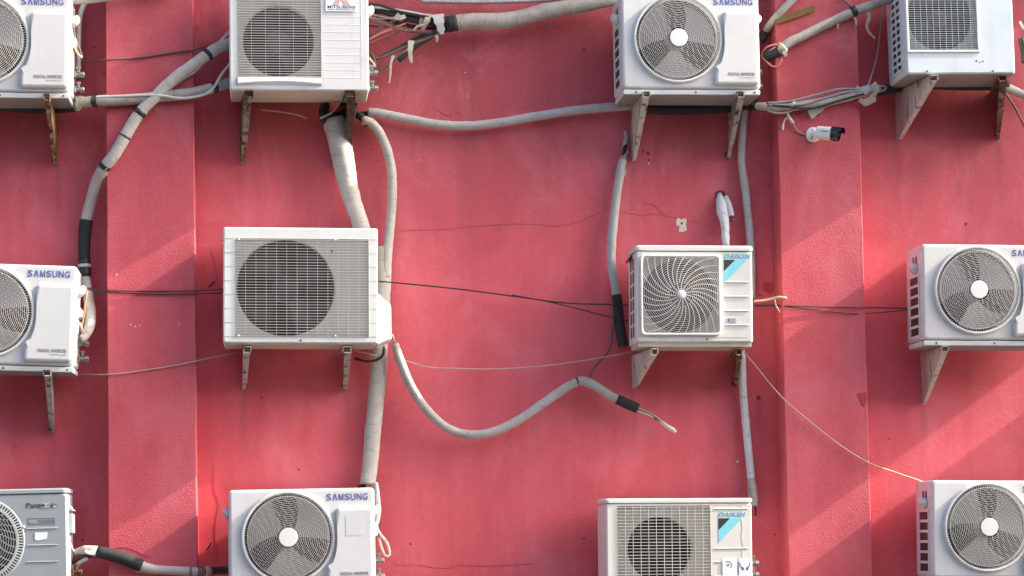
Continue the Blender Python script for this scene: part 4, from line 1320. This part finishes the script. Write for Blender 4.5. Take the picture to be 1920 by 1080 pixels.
# thin strung wires
th = [
    ([(164, 540, .16), (206, 545, .198), (300, 546, .198), (372, 545, .198), (430, 542, .12)], 2.3, 'cabblack', 'upper black wire stretched across the first pilaster'),
    ([(164, 543, .16), (206, 548, .197), (300, 552, .197), (372, 551, .197), (430, 549, .12)], 2.3, 'cabblack', 'lower black wire stretched across the first pilaster'),
    ([(700, 527, .11), (740, 530, .11), (860, 542, .10), (960, 555, .09), (1060, 568, .09), (1150, 571, .09), (1190, 573, .08)], 2.9, 'cabblack', 'long black wire between the louvred unit and the small cream unit'),
    ([(960, 553, .085), (1020, 564, .085), (1080, 578, .09), (1154, 597, .095), (1190, 604, .08)], 2.4, 'cabblack', 'black wire branching down off the long wire'),
    ([(1415, 574, .09), (1455, 574, .12), (1478, 574, .198), (1560, 576, .198), (1622, 577, .198), (1650, 577, .14), (1720, 579, .10)], 2.3, 'cabblack', 'upper black wire stretched across the second pilaster'),
    ([(1415, 572, .09), (1455, 572, .12), (1478, 575, .197), (1540, 583, .197), (1600, 588, .197), (1640, 587, .15), (1720, 579, .10)], 1.9, 'cabblack', 'slack black wire sagging across the second pilaster'),
    ([(110, 703, .05), (160, 702, .08), (205, 702, .197), (260, 696, .197), (330, 685, .197), (371, 676, .197), (400, 670, .12), (450, 659, .05)], 2.5, 'cabtan', 'tan wire crossing the lower first pilaster to the scuffed bracket'),
    ([(664, 657, .07), (720, 670, .09), (765, 678, .09), (800, 688, .09), (850, 691, .09), (930, 692, .09), (1020, 686, .09), (1100, 675, .08), (1190, 659, .06)], 2.4, 'cabtan', 'tan wire sagging from the louvred unit past the hanging pipe'),
    ([(1390, 655, .10), (1420, 690, .12), (1450, 727, .17), (1480, 758, .21), (1530, 800, .21), (1580, 838, .21), (1630, 868, .205), (1680, 886, .16), (1730, 903, .12)], 2.5, 'cabtan', 'pale thin cable swooping across the second pilaster'),
    ([(1654, 10, .03), (1650, 60, .05), (1643, 110, .10), (1632, 148, .18), (1624, 168, .21)], 3.5, 'cabgrey', 'grey wire hanging beside the bluish unit to the cloth tape'),
]
for pts, w_, mt, lb in th:
    run(pts, w_, 'wire', M[mt], lb, 'wire', seg=6, wob=0, step=9)
run([(1414, 565, .16), (1440, 562, .18), (1455, 558, .20), (1462, 557, .205), (1475, 559, .205)], 5, 'cable', M['cabtan'], 'yellowish cable stub sticking out beside the small cream unit', 'cable', seg=7, wob=0.1)
run([(1452, 560, .18), (1455, 572, .20), (1462, 586, .205)], 2.6, 'wire', M['cabgrey'], 'short frayed wire hanging off the yellowish stub', 'wire', seg=6, wob=0)
# pipes at the top of the second pilaster
g1 = run([(1426, 78, .08), (1436, 58, .10), (1450, 38, .18), (1468, 18, .21), (1490, -4, .21), (1510, -20, .21)], 15, 'insulated_pipe', M['wrapdirty'], 'short weathered pipe rising beside the yellow lath', 'pipe')
band(g1, (1430, 70), 18, M['foam'], 1.15, 'foam_sleeve')
g2 = run([(1438, 104, .14), (1462, 94, .205), (1480, 80, .215), (1515, 63, .215), (1550, 45, .215), (1600, 22, .215), (1640, 8, .215), (1700, -12, .21)], 18, 'insulated_pipe', M['wrapdirty'], 'weathered pipe slanting up the second pilaster above the camera', 'pipe', wob=0.10)
band(g2, (1450, 100), 26, M['foam'], 1.28, 'foam_sleeve')
band(g2, (1601, 21), 10)
band(g2, (1469, 92), 5, M['rag'], 1.25, 'cloth_tape')
scrap(g2, [(1570, 42, .22), (1571, 48, .22), (1571, 54, .22)], 4, M['rag'])
scrap(g2, [(1600, 30, .22), (1605, 38, .22), (1605, 47, .22)], 5, M['rag'])
scrap(g2, [(1627, 22, .215), (1630, 32, .21), (1625, 48, .20), (1629, 60, .19), (1641, 72, .18)], 7, M['rag'])
scrap(g2, [(1470, 96, .235), (1474, 104, .235), (1471, 106, .23)], 8, M['rag'])
for pts, lb in (([(1428, 104, .12), (1436, 90, .17), (1450, 84, .21), (1463, 84, .215)], 'pink wire arching over the black sleeve'),
                ([(1428, 108, .12), (1440, 98, .18), (1455, 88, .22)], 'pink wire lying close on the black sleeve'),
                ([(1428, 106, .12), (1438, 116, .16), (1450, 125, .20), (1461, 122, .21), (1467, 110, .215)], 'pink wire looping below the black sleeve')):
    run(pts, 3.6, 'wire', M['cabpink'], lb, 'wire', 'pink wires by the black sleeve', seg=6, wob=0)
run([(1575, -5, .20), (1588, 6, .205), (1598, 14, .21)], 4, 'cable', M['cabbrown'], 'dark cable dropping onto the slanting pipe', 'cable', seg=6, wob=0)
mb = MB()
mb.loft([[P(1453, 40, dd), P(1455, 33, dd), P(1527, 9, dd), P(1528, 21, dd), P(1458, 45, dd)] for dd in (0.196, 0.205)], True, True)
tag(mb.build('lath', M['lamb'], None, P(1490, 28, .2)), 'dull yellow lath lying across the top of the second pilaster', 'lath')
# bottom pipes by the grey unit
e = run([(140, 1036, .20, 12), (160, 1031, .215, 14), (190, 1036, .225, 19), (225, 1045, .225, 21), (258, 1058, .225, 21), (280, 1066, .22, 18), (310, 1069, .215, 16), (350, 1071, .215, 17), (378, 1072, .20, 16), (400, 1070, .12, 14), (440, 1068, .10, 14)], 18, 'insulated_pipe', M['wrapgrey'], 'lowest pipe with a fat black foam sleeve across the first pilaster', 'pipe', wob=0.08)
band(e, (222, 1044), 88, M['foam'], 1.08, 'foam_sleeve')
band(e, (170, 1032), 26, M['rag'], 1.1, 'cloth_tape')
scrap(e, [(178, 1034, .25), (168, 1036, .25), (160, 1032, .25)], 9, M['sticker'], 'tape_end', Vector((0, 0, 1)))
for x_ in (356, 371, 376):
    band(e, (x_, 1072), 3, M['cabbrown'], 1.35, 'tie')
band(e, (412, 1069), 46, M['cabblack'], 1.02, 'foam_sleeve')
band(e, (385, 1071), 10, M['rag'], 1.2, 'cloth_tape')
run([(127, 985, .22), (129, 1005, .22), (133, 1024, .22), (140, 1035, .215), (158, 1037, .22)], 5, 'cable', M['cabtan'], 'tan cable from the grey unit into the lowest pipe', 'cable', seg=7, wob=0)
run([(128, 1060, .20), (138, 1052, .20), (150, 1046, .21), (175, 1042, .215), (195, 1043, .215)], 7, 'hose', M['cabblack'], 'black hose end leading from the grey unit', 'hose', seg=8)
run([(130, 1086, .22), (138, 1072, .22), (148, 1056, .22), (165, 1047, .22)], 8, 'hose', M['cabgrey'], 'grey hose bending up from the lower valve of the grey unit', 'hose', seg=8)

# ------------------------------------------------------------------ security camera on the second pilaster
cc = thing('security_camera', 'white bullet security camera with black front on the second pilaster', 'camera', None, P(1524, 253, PD))
mb = MB()
mb.lathe([(0.041, 0.0), (0.041, -0.012), (0.038, -0.016), (0.012, -0.017)], 'y', (0, 0, 0), 28)
mb.build('mount_plate', M['ccw'], cc)
for dx, dz in ((-0.006, 0.024), (-0.012, -0.021), (0.022, 0.006)):
    MB().lathe([(0.0045, -0.0165), (0.0045, -0.018)], 'y', (dx, 0, dz), 8).build('screw', M['seam'], cc)
mb = MB()
mb.lathe([(0.017, -0.016), (0.017, -0.026), (0.013, -0.034), (0.010, -0.036)], 'y', (0, 0, 0), 18)
mb.tube([(0, -0.030, 0), (0.003, -0.048, -0.001), (0.016, -0.060, 0.0)], [0.012, 0.012, 0.013], 12)
mb.build('ball_joint', M['ccw'], cc, smooth=True)
bd = MB()
ax = Vector((1, -0.78, -0.27)).normalized()
s0 = Vector((0.012, -0.050, 0.004))
up = Vector((0, 0, 1))
sd = ax.cross(up).normalized()
u_ = sd.cross(ax).normalized()


def ring_at(t, a_, b_, n_=24):
    return [s0 + ax * t + sd * (a_ * math.copysign(abs(math.cos(q)) ** 0.7, math.cos(q))) + u_ * (b_ * math.copysign(abs(math.sin(q)) ** 0.7, math.sin(q))) for q in [2 * PI * k / n_ for k in range(n_)]]


bd.loft([ring_at(0, 0.028, 0.029), ring_at(0.005, 0.034, 0.035), ring_at(0.086, 0.035, 0.037), ring_at(0.090, 0.034, 0.036)], True, True)
b_ = bd.build('body', M['ccw'], cc)
bd = MB()
bd.loft([ring_at(0.0905, 0.034, 0.0365), ring_at(0.124, 0.034, 0.0365), ring_at(0.126, 0.030, 0.032), ring_at(0.116, 0.028, 0.030)], True, True)
fh = bd.build('front_housing', M['ccb'], cc)
bd = MB()
tp = []
for t_ in (0.085, 0.148):
    row = []
    for k in range(9):
        q = R(20 + 140 * k / 8)
        row.append(s0 + ax * (t_ - (0.006 if t_ > 0.15 and k in (0, 8) else 0)) + sd * 0.0365 * math.cos(q) + u_ * 0.0385 * math.sin(q))
    tp.append(row)
bd.loft(tp, closed=False)
bd.loft([[v_ + u_ * 0.003 for v_ in rw] for rw in tp], closed=False)
bd.build('sun_hood', M['ccb'], cc)
bd = MB()
bd.loft([ring_at(0.117, 0.016, 0.016, 16), ring_at(0.124, 0.015, 0.015, 16)], True, True)
bd.build('lens', M['glass'], fh)
tx = text('HIKVISION', M['lgrey'], cc, 0, 0, 0, 0.006, 0.042, bold=0.02)
nrm = -sd if sd.y > 0 else sd
mt4 = Matrix((ax, -nrm, u_)).transposed().to_4x4()
tx.matrix_local = Matrix.Translation(s0 + ax * 0.034 + nrm * 0.0362 + u_ * 0.004) @ mt4
tl = run([(1508, 252, .196), (1496, 246, .20), (1489, 236, .205), (1486, 228, .21)], 3, 'cable', M['cabgrey'], 'grey tail cable of the security camera', 'cable', seg=7, wob=0)
run([(1487, 231, .212, 7), (1481, 222, .214, 6), (1477, 214, .218, 4), (1478, 205, .225, 4), (1484, 198, .245, 7), (1490, 192, .25, 7)], 5, 'cable_joint', M['cabwhite'], 'white cable joint looped over the bound pipe', 'cable', seg=8, wob=0)
run([(1477, 220, .212, 3), (1471, 226, .21, 3), (1469, 233, .208, 3), (1468, 238, .208, 5), (1467, 244, .208, 5)], 3, 'cable_plug', M['cabwhite'], 'loose white plug dangling beside the security camera', 'plug', seg=8, wob=0)

# ------------------------------------------------------------------ the wall
fw = thing('facade_wall', 'red painted plaster wall with two raised pilasters', 'wall', None, (0, 0, 0))
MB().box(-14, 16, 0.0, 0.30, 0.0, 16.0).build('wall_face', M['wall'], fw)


def pilaster(xa, xb):
    a_, b2 = P(xa, 540, PD).x, P(xb, 540, PD).x
    mb = MB()
    rows = []
    nz = 160
    for i in range(nz + 1):
        z_ = 16.0 * i / nz
        w0 = 0.0028 * noise.noise(Vector((a_, z_ * 6, 0))) + 0.0010 * noise.noise(Vector((a_, z_ * 23, 0)))
        w1 = 0.0028 * noise.noise(Vector((b2, z_ * 6, 5))) + 0.0010 * noise.noise(Vector((b2, z_ * 23, 5)))
        rows.append([Vector((a_ + w0, 0.001, z_)), Vector((a_ + w0, -PD + 0.005, z_)), Vector((a_ + 0.0015 + w0, -PD + 0.0015, z_)), Vector((a_ + 0.005 + w0, -PD, z_)),
                     Vector((b2 - 0.005 + w1, -PD, z_)), Vector((b2 - 0.0015 + w1, -PD + 0.0015, z_)), Vector((b2 + w1, -PD + 0.005, z_)), Vector((b2 + w1, 0.001, z_))])
    mb.loft(rows, closed=False)
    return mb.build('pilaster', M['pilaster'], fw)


LZ = P(960, -350).z
MB().box(-14, 16, -0.45, -0.0005, LZ, LZ + 0.16, 0.006).build('shade_ledge', M['pilaster'], fw)  # unseen ledge, added to keep the sun off the upper wall
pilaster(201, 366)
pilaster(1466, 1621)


def crack(pts, w_, name='crack', mat='crack', d=0.0):
    mb = MB()
    s = path([(x, y, 0, 0) for x, y in pts], 4)
    q = []
    for i, (x, y, _, _) in enumerate(s):
        j = 2.2 * noise.noise(Vector((x * 0.13, y * 0.13, 3.3))) + 1.2 * noise.noise(Vector((x * 0.4, y * 0.4, 9)))
        q.append(P(x + j * 0.6, y + j, d + 0.0012))
    n_ = len(q)
    mb.ribbon(q, [w_ / 350 * (0.35 + 0.9 * abs(noise.noise(Vector((i * 0.5, w_, pts[0][0]))))) for i in range(n_)], 0.0008, Vector((0, 0, 1)) if abs(pts[-1][0] - pts[0][0]) > abs(pts[-1][1] - pts[0][1]) else Vector((1, 0, 0)))
    return mb.build(name, M[mat], fw)


crack([(745, 432), (820, 430), (900, 424), (980, 420), (1060, 422), (1140, 392)], 0.9)
crack([(1162, 395), (1200, 404), (1240, 402), (1300, 416), (1340, 424)], 1.0)
crack([(1205, 380), (1225, 384), (1240, 398), (1252, 412)], 0.9)
crack([(400, 870), (402, 920), (410, 945), (404, 990), (408, 1060)], 1.1)
crack([(740, 1058), (790, 1060), (830, 1066), (860, 1060), (920, 1062), (1000, 1056)], 1.2)
crack([(790, 212), (820, 206), (838, 217), (860, 210), (868, 218)], 1.6)
crack([(1392, 306), (1410, 303), (1430, 300), (1434, 306)], 1.5)
crack([(408, 560), (412, 585), (410, 600), (416, 612)], 3.0)
crack([(396, 470), (404, 500), (410, 540)], 1.6)
crack([(212, 1029), (235, 1026), (258, 1034), (280, 1046)], 2.2, d=PD)


def blob(pts, mat, name, d0=0.0, th_=0.002):
    mb = MB()
    mb.loft([[P(x, y, dd) for x, y in pts] for dd in (d0 - 0.002, d0 + th_)], True, True)
    return mb.build(name, M[mat], fw)


pb = blob([(1268, 412), (1272, 408), (1276, 411), (1285, 409), (1288, 414), (1286, 420), (1288, 432), (1280, 435), (1273, 434), (1274, 424), (1268, 422)], 'plaster', 'bare_patch', 0, 0.002)
blob([(1276, 418), (1278, 416), (1281, 418), (1280, 421), (1277, 421)], 'hole', 'anchor_hole', 0.002, 0.001)
# painted-over square plate
mb = MB()
mb.loft([[P(x, y, dd) for x, y in ((1431, 530), (1452, 532), (1454, 541), (1445, 549), (1429, 544))] for dd in (-0.001, 0.010)], True, True)
mb.build('painted_plate', M['peel'], fw)
blob([(1442, 536), (1446, 535), (1448, 540), (1444, 543), (1441, 540)], 'crack', 'anchor_hole', 0.0102, 0.001)


def spot(x, y, r, mat='hole', d=0.0, name='anchor_hole'):
    n_ = 9
    r *= 0.8
    blob([(x + r * (0.7 + 0.5 * random.random()) * math.cos(2 * PI * k / n_), y + r * (0.7 + 0.5 * random.random()) * math.sin(2 * PI * k / n_)) for k in range(n_)], mat, name, d, 0.0012)


for x, y, r in ((1811, 420, 4), (1095, 93, 4), (176, 88, 3.5), (155, 1012, 3), (770, 1020, 2.5), (1422, 746, 6), (1425, 553, 2.5), (696, 280, 2), (710, 301, 2.2), (491, 746, 2.5),
                (1667, 823, 2), (1662, 553, 2), (740, 540, 2), (1215, 288, 4), (1206, 284, 3), (1216, 300, 3.2), (1452, 1002, 3), (1095, 1010, 3), (560, 880, 3)):
    spot(x, y, r)
for x, y, r in ((1383, 866, 3), (786, 300, 1.6), (1216, 306, 2.5), (1300, 700, 0.9), (876, 180, 1.2), (872, 136, 1.4), (232, 258, 1.5)):
    spot(x, y, r, 'plaster', 0, 'paint_fleck')
for x, y, r in ((219, 515, 2), (245, 609, 2), (254, 612, 2.5), (262, 610, 1.5), (336, 608, 1.6), (294, 206, 1.5)):
    spot(x, y, r, 'plaster', PD, 'paint_fleck')
spot(1350, 366, 15, 'hole', 0, 'pipe_hole')
for pts in ([(392, 538), (398, 532), (403, 528)], [(388, 1030), (394, 1022), (398, 1016)]):
    s = [P(x, y, 0.01 + 0.012 * i) for i, (x, y) in enumerate(pts)]
    MB().tube(s, 0.004, 7).build('nail', M['bolt'], fw)
blob([(1608, 738), (1624, 735), (1626, 750), (1621, 764), (1613, 752)], 'peel', 'broken_edge', PD, 0.003)
blob([(246, 1066), (262, 1064), (290, 1068), (284, 1073), (258, 1073)], 'plaster', 'bare_patch', PD, 0.002)

# ------------------------------------------------------------------ ground
g = MB()
g.box(-900, 900, -900, 0.29, -0.3, 0.0)
gr = g.build('pavement', M['concrete'])
gr['kind'] = 'structure'
ob_ = thing('shade_building', 'unseen grey building added across the lane to block low sky', 'building', None, (0, -15, 0))  # out of view; added to block low sky and deepen shade under the units
b = MB()
b.box(-45, 30, -12, 0, 0, 12.0)
b.build('wall', M['render'], ob_)  # wall of the added, unseen building
for fx in range(-40, 28, 4):
    for fz in range(2, 10, 4):
        fr_ = MB().box(fx, fx + 1.6, -0.05, 0.05, fz, fz + 1.7).build('shade_building_window', M['glass'], ob_)
        MB().box(fx - 0.08, fx + 1.68, -0.03, 0.14, fz - 0.1, fz - 0.002).build('shade_building_sill', M['render'], fr_)

# ------------------------------------------------------------------ light
SUN = Vector((0.82, -0.105, 0.565)).normalized()
el = math.asin(SUN.z)
wd = bpy.data.worlds.new('World')
C.world = wd
wd.use_nodes = True
nt = wd.node_tree
bg = nt.nodes['Background']
sky = nt.nodes.new('ShaderNodeTexSky')
sky.sky_type = 'NISHITA'
sky.sun_disc = False
sky.sun_elevation = el
sky.sun_rotation = math.atan2(SUN.x, SUN.y)
sky.dust_density = 6.0
sky.air_density = 0.75
nt.links.new(sky.outputs[0], bg.inputs['Color'])
bg.inputs['Strength'].default_value = 0.15
sd_ = bpy.data.lights.new('sun', 'SUN')
sd_.energy = 2.7
sd_.angle = R(0.5)
sd_.color = (1.0, 0.93, 0.82)
sun = bpy.data.objects.new('sun', sd_)
COL.objects.link(sun)
sun.rotation_euler = SUN.to_track_quat('Z', 'Y').to_euler()
sun.location = (6, -6, 12)

C.view_settings.view_transform = 'Standard'
C.view_settings.look = 'None'
C.view_settings.exposure = 1.87
C.view_settings.gamma = 1.0
C.render.engine = 'CYCLES'
C.cycles.max_bounces = 8
